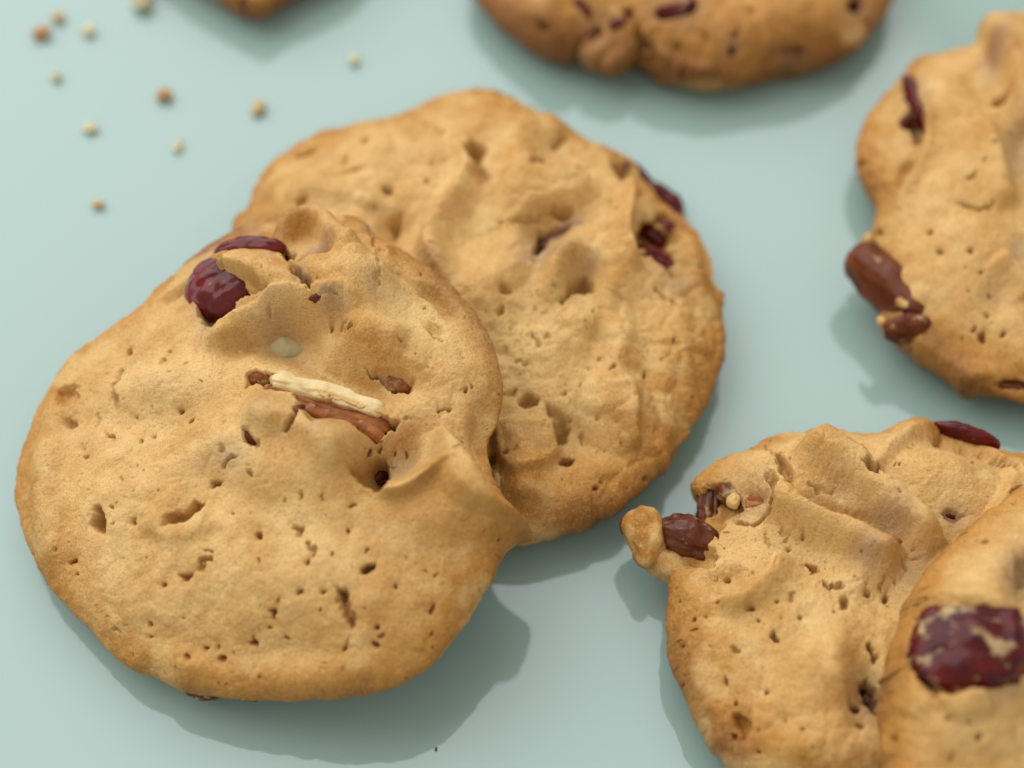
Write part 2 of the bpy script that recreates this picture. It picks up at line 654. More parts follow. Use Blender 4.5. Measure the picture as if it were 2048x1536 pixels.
        for k, fr in enumerate((0.75, 0.4, 0.05)):
            pts = bc + (V[loop] - bc) * fr
            extra.append(pts)
            cur = np.arange(base, base + len(loop))
            base += len(loop)
            nx = np.roll(prev, -1)
            rings.append(np.stack([prev, cur, np.roll(cur, -1), nx], -1))
            prev = cur
        V = np.vstack([V] + extra)
        self.V, self.Fc = V, np.vstack([Fq] + rings)
        ne = len(V) - len(self.P)
        pad = lambda a, val: np.concatenate([a, np.full(ne, val)])
        self.attrs = {'brown': pad(self.brown, 1.2), 'stain': pad(np.clip(self.stain, 0, 1), 0), 'pale': pad(np.clip(self.pale, 0, 1), 0)}
        self.drop()
        self.label = label

    def drop(self):
        """settle on the table: lowest point touches z = 0"""
        self.zmin = self.V[:, 2].min()

    def world(self, u, v, w):
        return self.O + u[..., None] * self.ex + v[..., None] * self.ey + w[..., None] * self.n

    def normals(self, G):
        a = np.gradient(G, axis=0)
        b = np.gradient(G, axis=1)
        n = np.cross(a, b)
        n /= np.linalg.norm(n, axis=-1, keepdims=True) + 1e-12
        return n

    def at(self, px, soft=False):
        """plan position, index and mm-per-pixel of the surface seen at a photo pixel"""
        P = self.pxs
        d = ((P - np.asarray(px, float)) ** 2).sum(1)
        d[~self.facing] += 1e7
        i = int(np.argmin(d))
        return self.uv[i], i, self.z0[i] / F

    def pts(self, L):
        r = [self.at(p) for p in L]
        return np.array([x[0] for x in r]), r[0][2]

    def ell(self, x, y, rx, ry, ang):
        """image ellipse -> plan-space inverse matrix"""
        c, i, s = self.at((x, y))
        a = math.radians(ang)
        # local foreshortening: plan offsets of image right / image up
        n = self.N0[i]
        J = []
        for dv in (AX, AU):
            # move along view-plane vector, staying on the tangent plane
            vd = self.P0[i] - CMM
            vd = vd / np.linalg.norm(vd)
            k = (dv @ n) / (vd @ n)
            k = np.clip(k, -1.6, 1.6)
            t = dv - vd * k
            J.append((t @ self.ex, t @ self.ey))
        J = np.array(J).T                         # image mm -> plan mm
        E = np.array([[rx * math.cos(a), -ry * math.sin(a)], [rx * math.sin(a), ry * math.cos(a)]]) * s
        M = J @ E
        return c, np.linalg.inv(M + 1e-9 * np.eye(2)), max(np.abs(M).sum(1))

    def blob(self, f):
        _, x, y, rx, ry, ang = f[:6]
        c, Mi, R_ = self.ell(x, y, rx, ry, ang)
        o = np.zeros(len(self.uv))
        d = self.uv + self.warp * 1.0 - c
        m = np.nonzero((abs(d[:, 0]) < 3 * R_) & (abs(d[:, 1]) < 3 * R_))[0]
        e = d[m] @ Mi.T
        o[m] = np.exp(-(e ** 2).sum(1))
        return o

    def feature(self, f):
        k = f[0]
        o = np.zeros(len(self.uv))
        if k == 'b':                              # bump x y rx ry ang h
            _, x, y, rx, ry, ang, h = f
            c, Mi, R_ = self.ell(x, y, rx, ry, ang)
            d = self.uv - c
            m = np.nonzero((abs(d[:, 0]) < 3 * R_) & (abs(d[:, 1]) < 3 * R_))[0]
            e = ((d[m] @ Mi.T) ** 2).sum(1)
            o[m] = h * np.exp(-e ** 1.25 * 0.8)
            return o
        if k == 'e':                              # hole ellipse x y rx ry ang depth
            _, x, y, rx, ry, ang, h = f
            c, Mi, R_ = self.ell(x, y, rx, ry, ang)
            d = self.uv + self.warp * min(1.2, 0.45 + R_ * 0.18) - c
            m = np.nonzero((abs(d[:, 0]) < R_ + 3) & (abs(d[:, 1]) < R_ + 3))[0]
            e = np.sqrt(((d[m] @ Mi.T) ** 2).sum(1))
            o[m] = h * sstep((1.08 - e) / 0.45) + min(0.30 * h, 0.45) * np.exp(-np.clip(e - 0.9, 0, 9) * R_ / 0.8)
            return o
        pl, s = self.pts(f[1])
        lo, hi = pl.min(0), pl.max(0)
        if k in 'rfc':                            # ridge / fold / crack: pts w h
            pl = catmull(pl, 5, closed=False) if len(pl) > 2 else pl
            w = f[2] * s
            mg = 3.2 * w + 1
            q = self.uv + (self.warp * 0.9 if k == 'c' else self.warp * 0.25)
            m = np.nonzero((q > lo - mg).all(1) & (q < hi + mg).all(1))[0]
            d, sd, fr, ln = polyline_dist(q[m], pl)
            taper = sstep(np.minimum(fr, 1 - fr) / 0.22 + 0.25) if k != 'c' else sstep(np.minimum(fr, 1 - fr) / 0.12 + 0.3)
            if k == 'r':
                o[m] = f[3] * np.exp(-(d / (1.1 * w)) ** 3) * taper
            elif k == 'f':                        # gentle on the left of travel, steep on the right
                ww = np.where(sd >= 0, w, w * max(f[4], 0.34))
                o[m] = f[3] * np.exp(-(d / ww) ** 2) * taper
            else:
                vary = 0.55 + 0.45 * vnoise(np.stack([fr * ln, 0 * fr, 0 * fr], -1) + pl[0][0], 1.6, 5)
                o[m] = f[3] * sstep((1.25 - d / (w * (0.5 + 0.7 * vary))) / 0.8) * taper * (0.4 + 0.6 * vary)
            return o
        # polygon: pts depth edge
        edge = f[3] * s
        soft = k == 'P'
        mg = edge + 3.5
        q = self.uv + self.warp * (0.15 if soft else 0.75)
        m = np.nonzero((q > lo - mg).all(1) & (q < hi + mg).all(1))[0]
        d = poly_sdf(q[m], catmull(pl, 4) if soft else pl)
        if soft:
            o[m] = f[2] * sstep(0.5 - d / edge)
        else:
            o[m] = f[2] * sstep((0.15 * edge - d) / (1.2 * edge))
            if k != 'H':
                o[m] += min(0.25 * f[2], 0.55) * np.exp(-np.clip(d + 0.3, 0, 9) / 0.9)
        return o

    def finish(self, dz=0.0):
        sh = np.array([0, 0, dz - self.zmin])
        self.shift = sh
        self.V = self.V + sh
        O = np.array([self.O[0], self.O[1], self.V[:, 2].min()])
        self.origin = O
        e = bpy.data.objects.new('cookie', None)
        e.empty_display_size = 0.01
        e.location = O / 1000.0
        col.objects.link(e)
        tag(e, self.label, 'cookie', 'cookies on the mint green table')
        self.root = e
        self.dough = link_mesh('dough', self.V, self.Fc, DOUGH, e, self.attrs, O)
        return self

    def inclusion(self, name, mat, x, y, rx, ry, rz, ang, sink, seed=1, rough=0.12, wrinkle=0.0, square=0.0, parent=None,
                  dx=0, tiltv=0.0, small=False, at_z=None, bake_tone=0.0):
        """a piece set in the dough where the photo shows it; radii in photo px, sink in mm below the surface"""
        _, i, s = self.at((x, y), True)
        n = self.N0[i]
        n = n * 0.8 + np.array([0, 0, 1.0]) * 0.2 if at_z is None else np.array([0, 0, 1.0])
        n /= np.linalg.norm(n)
        a = math.radians(ang)
        t = math.cos(a) * AX + math.sin(a) * AU
        t = t - n * (t @ n)
        t /= np.linalg.norm(t)
        b = np.cross(n, t)
        # foreshortening of the cross axis
        Q, Fc = pebble((rx * s, ry * s, rz * s), seed, rough, wrinkle, square, SPHL if small else None)
        if tiltv:
            c_, s_ = math.cos(R(tiltv)), math.sin(R(tiltv))
            Q = np.stack([Q[:, 0], Q[:, 1] * c_ - Q[:, 2] * s_, Q[:, 1] * s_ + Q[:, 2] * c_], -1)
        C = self.Psoft[i] + self.shift - n * (sink + rz * s)
        C = to_plane(np.array([[x, y]], float), C, n)[0]     # keep it centred where the photo shows it
        if at_z is not None:                     # stands proud of the rim: real height above the table
            C = to_plane(np.array([[x, y]], float), np.array([0, 0, at_z]), np.array([0, 0, 1.0]))[0]
        W = C + Q[:, :1] * t + Q[:, 1:2] * b + Q[:, 2:3] * n
        W[:, 2] = np.maximum(W[:, 2], 0.05)
        par = parent or self.root
        org = self.origin
        at = None
        if mat is DOUGH:
            nz = fbm(Q, 2.5, 3, seed)
            at = {'brown': 0.28 + bake_tone + 0.35 * nz, 'pale': np.clip(0.3 - 0.6 * nz, 0, 0.5), 'stain': 0 * nz}
        o = link_mesh(name, W, Fc, mat, par, at, org)
        return o


def bake(label, outline, H, ze, n, raise_by=0.0, **kw):
    """first a coarse blank to learn how high the tilted cookie stands, then the real one"""
    k2 = dict(kw, feats=(), pits=1)
    lift = 0.0
    for _ in range(2):
        lift += raise_by - Cookie(label, outline, H, ze, 100, lift=lift, **k2).zmin
    k3 = dict(kw, feats=[f for f in kw.get('feats', ()) if f[0] in 'brfP'], pits=1)
    corr = np.ones(720)
    for _ in range(3):                             # keep the outline true once the relief is on
        c = Cookie(label, outline, H, ze, 130, lift=lift, corr=corr, **k3)
        d = c.pxs - c.cpx
        an = np.arctan2(-d[:, 1], d[:, 0])
        rr = np.hypot(d[:, 0], d[:, 1])
        bins = ((an + math.pi) / (2 * math.pi) * 120).astype(int) % 120
        order = np.argsort(rr)
        bi = np.zeros(120, int)
        bm = np.ones(120)
        bi[bins[order]] = order
        bm[bins[order]] = rr[order]
        ratio = np.interp(-an[bi], c.phi, c.trad, period=2 * math.pi) / bm
        pv = np.arctan2(c.uv[bi, 1], c.uv[bi, 0])
        o = np.argsort(pv)
        r = np.interp(c.phi, pv[o], ratio[o], period=2 * math.pi)
        k = np.exp(-(np.arange(-24, 25) / 8.0) ** 2 / 2)
        r = np.convolve(np.concatenate([r[-24:], r, r[:24]]), k / k.sum(), 'valid')
        corr = corr * (1 + 0.8 * (np.clip(r, 0.9, 1.12) - 1))
    c = Cookie(label, outline, H, ze, n, lift=lift, corr=corr, **kw)
    c.fit = abs(ratio - 1).mean()
    return c.finish(raise_by)


def gap(top, bot):
    """smallest vertical distance between the upper cookie's underside and the lower cookie's surface (mm)"""
    def ras(V, fn, init):
        g = np.full((600, 600), init)
        ij = np.floor(V[:, :2] / 0.8).astype(int) + 300
        m = ((ij >= 0) & (ij < 600)).all(1)
        fn.at(g, (ij[m, 0], ij[m, 1]), V[m, 2])
        return g
    a = ras(top.V, np.minimum, 1e3)
    b = ras(bot.V, np.maximum, -1e3)
    d = a - b
    m = (a < 999) & (b > -999)
    return d[m].min() if m.any() else None


# ------------------------------------------------------------------ the table
def build_table():
    import bmesh
    bm = bmesh.new()
    bmesh.ops.create_cube(bm, size=1.0)
    bmesh.ops.scale(bm, vec=(1.6, 1.2, 0.02), verts=bm.verts)
    bmesh.ops.translate(bm, vec=(0, 0.15, -0.01), verts=bm.verts)
    bmesh.ops.bevel(bm, geom=list(bm.edges), offset=0.004, segments=3, affect='EDGES')
    me = bpy.data.meshes.new('tabletop')
    bm.to_mesh(me)
    bm.free()
    me.materials.append(TABLE)
    o = bpy.data.objects.new('tabletop', me)
    col.objects.link(o)
    tag(o, 'glossy pale mint green tabletop under all the cookies', kind='structure')


build_table()


# ------------------------------------------------------------------ cookie at the back middle, lying flat under the front one
o_mid = [(462,450),(490,428),(505,390),(522,350),(560,310),(620,275),(700,248),(780,235),(850,205),(910,182),(960,178),(1010,188),
         (1060,215),(1120,245),(1180,278),(1215,296),(1270,313),(1310,350),(1345,395),(1385,445),(1410,500),(1432,560),(1446,610),
         (1451,660),(1446,720),(1427,780),(1396,840),(1365,890),(1320,950),(1270,1000),(1200,1045),(1130,1072),(1060,1088),(990,1088),
         (900,1070),(780,1020),(650,930),(560,800),(500,680),(470,560)]
f_mid = [
    ('b',1010,235,80,45,0,1.6), ('b',1120,235,40,25,-30,0.8), ('b',800,290,90,40,10,0.7),
    ('f',[(912,278),(935,310),(915,360),(880,410),(850,460),(870,520),(905,560)],38,1.7,0.5),
    ('b',660,372,75,22,8,0.9), ('b',560,380,60,50,30,0.8), ('b',640,430,80,40,0,0.8), ('b',735,397,20,13,0,1.0),
    ('b',1050,365,58,46,-15,2.0), ('b',1140,375,42,45,-20,1.8), ('b',1040,300,60,30,-20,1.0),
    ('b',1122,515,30,58,-28,2.4), ('b',1010,520,50,70,-35,1.4), ('b',960,600,60,60,0,0.9), ('b',1215,470,45,90,-10,1.0),
    ('b',1165,560,35,25,0,-1.0), ('b',1085,480,40,26,20,-1.3), ('b',800,470,36,30,0,-1.5), ('b',975,300,38,40,0,-1.2),
    ('b',1160,640,60,50,0,1.0), ('b',1240,690,40,60,-15,1.5), ('b',1195,700,26,40,-10,-0.8), ('b',1250,790,50,50,0,1.2),
    ('f',[(1275,900),(1268,850),(1272,790),(1255,740)],34,1.2,0.4), ('r',[(1325,780),(1335,850),(1310,920)],24,0.8),
    ('c',[(1298,790),(1312,850),(1300,900)],5,0.7), ('b',1350,700,40,80,-5,0.8),
    ('P',[(985,850),(1040,830),(1090,832),(1118,862),(1116,905),(1080,930),(1010,935)],1.0,22), ('b',1045,950,40,40,0,1.2),
    ('b',1150,890,40,45,0,-1.2), ('b',1080,1010,120,40,10,0.6), ('b',1230,960,80,50,30,0.6),
    ('P',[(1215,296),(1248,330),(1275,372),(1270,430),(1282,500),(1312,545),(1400,535),(1460,560),(1420,430),(1310,300)],-1.2,18), ('b',1300,355,28,50,40,0.3), ('f',[(1288,535),(1272,505),(1262,465),(1262,425),(1258,385)],22,1.6,0.35), ('b',1390,500,22,60,20,1.5),
    ('b',1250,345,40,26,-40,-0.8),('b',1240,560,60,40,0,0.5),
    # pockets
    ('h',[(918,284),(945,274),(970,290),(974,302),(958,322),(952,330),(943,310),(932,296)],3.6,7), ('e',960,348,22,16,20,1.2),
    ('e',612,302,26,8,14,1.1), ('e',772,377,9,7,-20,3.2), ('h',[(775,452),(780,434),(806,424),(809,432),(797,470),(785,480)],2.6,10),
    ('e',602,402,11,6,45,1.6), ('c',[(650,352),(690,345),(722,338)],5,0.9), ('e',730,278,8,10,-20,1.0), ('e',688,318,6,10,0,0.8),
    ('e',745,410,5,4,0,0.8), ('e',855,360,8,6,0,0.8), ('c',[(840,243),(870,255),(890,268)],5,0.8),
    ('h',[(1097,292),(1105,275),(1125,262),(1140,270),(1128,285),(1112,300)],2.2,12), ('h',[(1058,310),(1068,308),(1092,318),(1096,324),(1068,323)],1.8,5),
    ('c',[(1152,331),(1170,340),(1183,358)],6,2.2), ('h',[(1095,420),(1105,409),(1150,412),(1148,428),(1132,437),(1112,436)],3.0,7),
    ('c',[(1000,446),(1045,441),(1092,424)],4,1.3), ('h',[(1145,550),(1174,545),(1185,565),(1192,582),(1160,586),(1141,583),(1126,606),(1117,600),(1128,578)],3.2,6),
    ('c',[(1312,576),(1322,586),(1334,598)],4,1.4), ('c',[(1338,600),(1355,610)],3,0.8),
    ('H',[(1218,320),(1244,328),(1262,350),(1292,380),(1296,394),(1270,386),(1244,362)],3.6,7),
    ('h',[(1300,420),(1345,424),(1360,450),(1356,486),(1338,508),(1308,512),(1276,494),(1266,466),(1282,440)],5.0,7),
    ('H',[(1275,493),(1300,502),(1330,526),(1374,548),(1345,556),(1305,532),(1282,512)],3.0,6),
    ('H',[(1066,492),(1075,462),(1105,450),(1145,448),(1135,462),(1100,478),(1080,508),(1066,508)],2.6,6),
    ('e',1055,802,20,13,-10,2.2), ('h',[(1088,812),(1110,812),(1124,820),(1130,835),(1112,838),(1098,826)],2.2,7),
    ('h',[(1106,835),(1124,818),(1138,838),(1142,858),(1136,884),(1120,888),(1110,868)],3.0,6), ('e',1133,921,17,9,8,2.4),
    ('e',1009,575,14,6,-10,1.8), ('e',1001,615,6,9,-20,1.2), ('h',[(972,925),(978,905),(990,900),(994,912),(984,935),(974,940)],2.6,6),
    ('c',[(1155,868),(1164,880),(1168,895)],3.5,1.2), ('e',1200,718,3,3,0,0.8), ('e',1228,731,7,3,20,1.0), ('e',1350,680,5,7,-30,1.0),
    ('e',1195,835,3,4,0,1.0), ('e',1192,978,5,7,30,1.2), ('e',1140,840,3,4,0,1),('e',1010,905,7,5,0,1.2),
    ('c',[(1062,670),(1070,684),(1078,690)],4,1.2),('c',[(1085,672),(1100,670)],4,1.0),('c',[(1030,728),(1048,722)],4,1.0),('c',[(1000,790),(1030,786)],5,1.2),
    ('R',1050,690,110,110,0,1.25), ('R',1130,850,80,60,0,0.8), ('R',960,500,80,80,0,0.6), ('R',1140,600,80,40,0,0.9), ('R',690,330,120,60,0,0.3),
    ('R',1090,440,70,60,0,0.4),
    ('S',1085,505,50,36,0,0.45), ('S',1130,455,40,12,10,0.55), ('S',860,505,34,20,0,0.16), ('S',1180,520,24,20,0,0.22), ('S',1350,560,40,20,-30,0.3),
    ('L',1050,680,110,120,0,0.55), ('L',920,320,20,40,-20,0.4), ('L',735,395,22,14,0,0.7), ('L',1100,380,60,40,0,0.25), ('L',1165,600,60,30,0,0.4), ('L',640,380,110,50,0,0.25),
    ('B',1010,215,70,30,0,0.35), ('B',1250,690,30,40,0,0.35), ('B',1085,900,26,26,0,0.4), ('B',1050,985,60,40,0,0.35), ('B',1400,640,30,200,0,0.25),
    ('B',1200,1010,200,60,25,0.35), ('B',1120,510,22,45,-28,0.25), ('B',1050,350,40,24,0,0.2), ('B',1270,400,40,60,30,0.2), ('B',500,440,40,30,0,0.2),
]
MID = bake('round thick cookie lying flat in the middle, half covered by the front cookie', o_mid, 16.0, 7.0, 500,
             seed=3, rough=0.75, relief_by=1.2, clods=0.85, feats=f_mid, pits=190, brown=0.06)
MID.inclusion('cranberry', CRAN, 1258, 354, 72, 38, 32, -42, -1.5, 5, 0.2, 0.25)
MID.inclusion('cranberry', CRAN, 1332, 404, 44, 28, 30, -45, -2.0, 6, 0.2, 0.25)
MID.inclusion('cranberry', CRAN, 1318, 462, 52, 46, 34, -50, 1.3, 7, 0.2, 0.25)
MID.inclusion('cranberry', CRAN, 1322, 526, 70, 24, 26, -32, -0.9, 8, 0.2, 0.25)
MID.inclusion('raisin', RAISIN, 1102, 478, 50, 32, 28, 32, -0.2, 9, 0.2, 0.25)
MID.inclusion('dough_crumb', DOUGH, 995, 962, 9, 18, 8, 10, -0.5, 12, 0.4, 0, 0, small=True)
MID.inclusion('dough_crumb', DOUGH, 1350, 505, 18, 18, 16, 10, -0.3, 13, 0.3, 0, 0, small=True)
MID.inclusion('dough_crumb', DOUGH, 1290, 432, 26, 18, 16, 40, 0.2, 14, 0.3, 0, 0, small=True)

# ------------------------------------------------------------------ cookie at the front left, leaning on the middle one
o_fr = [(640,424),(700,428),(735,450),(755,475),(820,510),(880,550),(930,600),(965,650),(990,700),(1003,760),(1002,810),(990,860),
        (978,905),(985,955),(1010,1000),(1036,1028),(1048,1052),(1035,1085),(1010,1120),(985,1165),(950,1215),(935,1245),(900,1290),(870,1325),
        (830,1355),(780,1380),(700,1395),(620,1401),(560,1404),(500,1401),(440,1396),(370,1380),(290,1350),(228,1315),(180,1258),(120,1200),
        (85,1150),(55,1090),(38,1030),(30,980),(40,920),(55,870),(85,800),(120,740),(165,695),(220,655),(270,622),(310,582),(365,532),(420,490),
        (490,452),(560,432)]
f_fr = [
    # cranberry under a cap of dough
    ('b',470,565,92,80,20,2.6), ('b',480,512,70,30,-8,0.8), ('b',560,560,40,50,0,0.9),
    ('b',700,532,72,60,-20,3.4), ('b',625,515,34,36,30,1.3), ('r',[(545,478),(585,452),(640,442),(685,455),(705,485)],20,2.0),
    ('b',620,480,40,15,15,-1.8), ('b',655,505,24,20,0,-0.9),
    ('r',[(405,668),(440,662),(475,640),(520,618),(575,602),(640,610),(690,602)],24,3.0), ('r',[(318,612),(372,545),(425,497),(490,470),(545,462)],12,-1.0), ('r',[(742,462),(772,520),(806,572),(872,604),(915,650)],13,-1.0),
    ('b',560,690,104,50,-12,-4.0), ('b',470,690,36,36,0,-1.0),
    ('r',[(640,630),(700,650),(760,655),(820,680)],34,1.2), ('b',745,680,75,50,-10,1.3), ('b',880,720,70,80,0,0.7),
    ('b',760,760,95,34,-15,-1.8), ('b',690,775,90,26,-22,-1.4),
    ('r',[(640,720),(700,728),(760,722),(830,735),(850,765)],20,0.8),
    # dough over the pecan
    ('b',530,812,46,40,0,2.6), ('b',672,872,62,42,-20,2.9), ('b',600,830,40,30,0,1.2), ('b',560,900,120,60,0,1.2), ('b',430,850,90,60,0,0.9),
    ('b',330,770,90,44,10,1.0), ('b',300,835,120,40,0,-0.6), ('b',250,1000,100,70,30,0.6), ('b',620,960,130,60,0,0.7),
    # hollow and lip on the right
    ('b',800,930,60,40,15,-2.4), ('b',745,940,34,40,0,-2.0), ('b',850,870,50,40,0,-1.0),
    ('f',[(752,990),(800,980),(845,955),(890,915)],26,1.7,0.4),
    ('P',[(1046,1048),(1008,1008),(978,968),(952,925),(922,882),(892,842),(870,880),(880,960),(920,1010),(980,1030)],1.7,24), ('f',[(1040,1052),(1008,1012),(978,975),(950,930),(920,885),(890,838)],50,1.9,0.20), ('b',880,1010,90,60,20,1.1),
    ('b',1020,1045,34,34,0,0.3), ('b',960,860,30,60,0,-1.2),
    ('b',870,668,18,10,-35,-0.8), ('r',[(770,480),(768,520),(790,560),(850,585)],16,0.7), ('c',[(740,468),(752,500),(758,540),(752,585)],4,1.0),
    # soft undulation of the broad front
    ('r',[(140,760),(100,850),(80,950),(85,1060),(120,1150)],30,0.8), ('r',[(300,1315),(360,1345),(450,1365),(600,1370),(740,1355)],30,0.7),
    ('b',480,1100,200,90,0,0.6), ('b',300,1180,120,80,20,0.5), ('b',700,1200,150,90,-20,0.6), ('b',560,1300,70,50,0,-0.5), ('b',235,1290,40,30,40,-0.2),
    ('r',[(280,1030),(350,1060),(430,1030)],24,0.6),
    # openings
    ('H',[(398,548),(423,527),(466,523),(504,534),(517,556),(541,571),(530,580),(497,585),(468,600),(450,632),(435,653),(405,650),(390,622),(384,585)],4.0,7),
    ('c',[(398,545),(420,518),(445,497),(475,487),(520,480)],5,1.6), ('c',[(520,480),(548,494),(575,515),(592,540)],5,1.5),
    ('H',[(556,500),(575,497),(592,512),(584,520),(566,512)],2.6,6), ('H',[(572,520),(592,530),(606,550),(622,560),(624,578),(612,578),(598,560),(582,542)],2.8,6),
    ('H',[(618,592),(640,582),(672,580),(684,590),(680,598),(650,600),(626,606)],0.8,6), ('e',664,652,6,5,0,1.6), ('c',[(545,615),(543,630)],5,1.4), ('c',[(690,640),(685,655),(692,660)],4,1.0),
    ('H',[(720,738),(760,740),(806,738),(832,764),(822,786),(792,789),(758,764)],3.4,7),
    ('H',[(489,750),(508,741),(545,746),(560,756),(590,768),(660,798),(745,818),(768,830),(802,846),(796,858),(775,868),(758,884),(742,880),(722,866),(700,846),(655,836),(624,844),(612,838),(606,816),(590,842),(571,868),(566,862),(582,826),(594,800),(576,784),(530,778),(512,765),(492,780)],3.6,7),
    ('H',[(482,848),(492,852),(500,870),(518,882),(516,896),(500,894),(488,882)],2.4,6),
    ('c',[(470,912),(450,926),(446,938)],4,1.4), ('c',[(436,888),(446,905)],4,1.0), ('c',[(498,938),(508,950)],4,1.2),
    ('h',[(698,936),(712,916),(742,912),(770,922),(782,944),(774,966),(758,980),(730,974),(706,956)],5.5,8), ('h',[(728,896),(740,892),(744,902),(736,914),(720,920),(716,912)],1.5,6),('e',760,900,4,7,0,1.2),('e',789,909,3,5,0,0.9),('e',814,909,3,5,0,0.9),('c',[(782,920),(784,934),(790,938)],2.5,0.8),
    ('h',[(875,817),(903,816),(904,824),(876,824)],1.6,5), ('c',[(858,664),(875,676),(886,680)],5,1.0),
    ('h',[(186,1008),(197,1008),(200,1025),(208,1042),(207,1070),(196,1068),(185,1060),(178,1047),(184,1027)],3.6,7),
    ('h',[(318,1052),(332,1027),(372,1019),(382,1004),(406,1006),(401,1020),(376,1037),(345,1047)],2.8,8), ('e',395,1012,9,6,15,3.6),
    ('h',[(422,962),(449,961),(440,972),(421,977)],2.6,5), ('e',266,1044,5,7,0,1.6), ('c',[(243,952),(241,968)],4,1.8), ('e',170,912,4,4,0,1.4), ('c',[(165,885),(168,905)],3,0.8),
    ('e',128,787,16,24,-38,1.8), ('e',142,848,9,10,-20,1.4), ('h',[(206,862),(216,866),(230,874),(228,884),(214,876)],1.5,6),
    ('c',[(246,736),(236,755),(228,775),(230,800),(232,822)],4,1.1), ('c',[(197,830),(200,848)],4,0.8), ('c',[(318,726),(332,719)],4,0.9), ('e',256,706,5,7,0,1.2),
    ('e',364,820,7,5,0,2.0), ('e',382,842,5,4,0,1.6), ('e',272,836,3,5,0,1.2), ('e',308,872,4,5,-30,1), ('e',284,880,3,4,0,1),
    ('c',[(408,1098),(424,1104)],4,1.3), ('c',[(397,1118),(420,1120),(404,1124),(402,1136),(392,1146)],5,2.0), ('h',[(355,1143),(368,1146),(383,1143),(384,1151),(378,1160),(360,1162)],1.9,6),
    ('e',326,1170,5,6,0,1.4), ('e',516,1071,6,8,0,1.5), ('h',[(583,1050),(610,1051),(609,1065),(600,1077),(591,1072)],1.5,7), ('c',[(612,1080),(622,1095),(633,1100),(625,1118)],6,1.6), ('e',616,1126,5,6,0,1.2),
    ('h',[(721,1140),(730,1127),(742,1128),(752,1123),(749,1138),(736,1148),(724,1149)],3.4,5),
    ('h',[(670,1172),(680,1172),(690,1176),(699,1190),(697,1200),(704,1212),(712,1232),(714,1248),(705,1264),(695,1254),(685,1235),(679,1215),(671,1190)],2.0,7), ('e',681,1192,6,9,20,3.6), ('c',[(697,1268),(695,1290)],3,0.7),
    ('h',[(531,1221),(549,1219),(550,1232),(552,1247),(542,1238),(538,1226)],2.2,4), ('c',[(555,1195),(550,1212)],3,0.8), ('h',[(494,1290),(502,1280),(506,1271),(514,1284),(519,1298),(507,1296)],2.4,4), ('c',[(514,1255),(516,1270)],3,0.6), ('e',538,1254,4,3,0,1),
    ('e',442,1320,7,5,0,1.5), ('e',752,1255,5,5,0,1.4), ('e',760,1274,7,6,0,0.9), ('e',750,1294,8,5,-20,1.5), ('e',690,1300,6,4,30,1.3), ('e',410,1300,4,5,0,1.4), ('e',439,1297,2,5,0,1.0), ('e',599,1184,6,5,0,1.3), ('e',645,1185,5,6,0,1.1),
    ('h',[(851,1222),(862,1213),(874,1204),(872,1216),(862,1230)],1.3,5), ('e',145,1124,6,5,0,1.8), ('e',153,1150,3,3,0,1), ('e',300,1252,5,6,20,1.3), ('c',[(246,1250),(256,1248)],3,1.1), ('c',[(229,1255),(236,1260)],3,1.0), ('e',302,1274,5,2,0,1.2), ('e',373,1316,5,4,0,1.2), ('e',998,1080,3,3,0,1.2), ('e',707,1011,7,3,8,1.4), ('e',788,1176,3,4,0,1.2), ('e',694,1064,4,4,-30,1.1),
    ('c',[(604,985),(602,1000)],3,1.0), ('c',[(648,988),(644,1000)],3,0.8),('e',862,1268,4,4,0,1.1),('e',932,782,3,5,0,1.0),('c',[(812,842),(824,838)],3,0.9),
    ('R',560,690,110,40,-10,0.5), ('R',640,1080,200,110,0,0.15), ('R',420,960,120,60,0,0.2), ('R',210,820,50,110,0,0.3),
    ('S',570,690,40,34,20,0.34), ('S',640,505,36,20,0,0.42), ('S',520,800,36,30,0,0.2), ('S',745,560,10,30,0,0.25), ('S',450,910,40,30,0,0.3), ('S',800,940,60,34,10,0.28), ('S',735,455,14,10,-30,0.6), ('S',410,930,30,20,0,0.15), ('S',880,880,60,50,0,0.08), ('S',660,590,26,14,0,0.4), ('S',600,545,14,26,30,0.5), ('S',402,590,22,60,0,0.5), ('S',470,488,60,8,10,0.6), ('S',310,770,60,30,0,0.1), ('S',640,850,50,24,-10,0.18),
    ('L',560,640,140,50,0,0.35), ('L',340,775,90,50,0,0.5), ('L',850,640,120,56,-35,0.65), ('L',920,890,26,70,35,0.5), ('L',700,1000,160,60,0,0.15), ('L',760,990,60,14,15,0.4), ('L',600,740,120,40,-20,0.3), ('L',480,1180,200,100,0,0.12), ('L',590,1310,80,40,0,0.3),
    ('B',750,690,70,34,-10,0.3), ('B',420,470,190,34,32,0.8), ('B',620,436,110,22,0,0.5), ('B',880,568,130,34,-42,0.7), ('B',985,700,30,100,10,0.3), ('B',840,1000,70,40,15,0.35), ('B',650,980,100,40,0,0.18), ('B',300,860,80,40,0,0.2), ('B',80,1050,40,160,0,0.25), ('B',960,1150,60,140,-25,0.3), ('B',560,825,26,18,0,0.3), ('B',690,850,40,24,0,0.3), ('B',320,1060,60,40,0,0.22), ('B',660,1280,80,50,0,0.2), ('B',200,1180,80,60,0,0.18), ('B',760,1370,200,30,5,0.2), ('B',300,1350,120,30,-20,0.35),
]
FRO = bake('largest cookie at the front left, glossy red cranberry and pecan sliver on top', o_fr, 18.0, 8.0, 560,
             tilt=TILT_F, tilt_dir=38, seed=8, rough=0.62, clods=0.34, feats=f_fr, pits=210, pitsize=0.8)
print('front fit', FRO.fit, 'gap', gap(FRO, MID), 'mid fit', MID.fit)
FRO.inclusion('cranberry', CRAN, 458, 574, 94, 88, 64, 35, 0.0, 21, 0.10, 0.14)
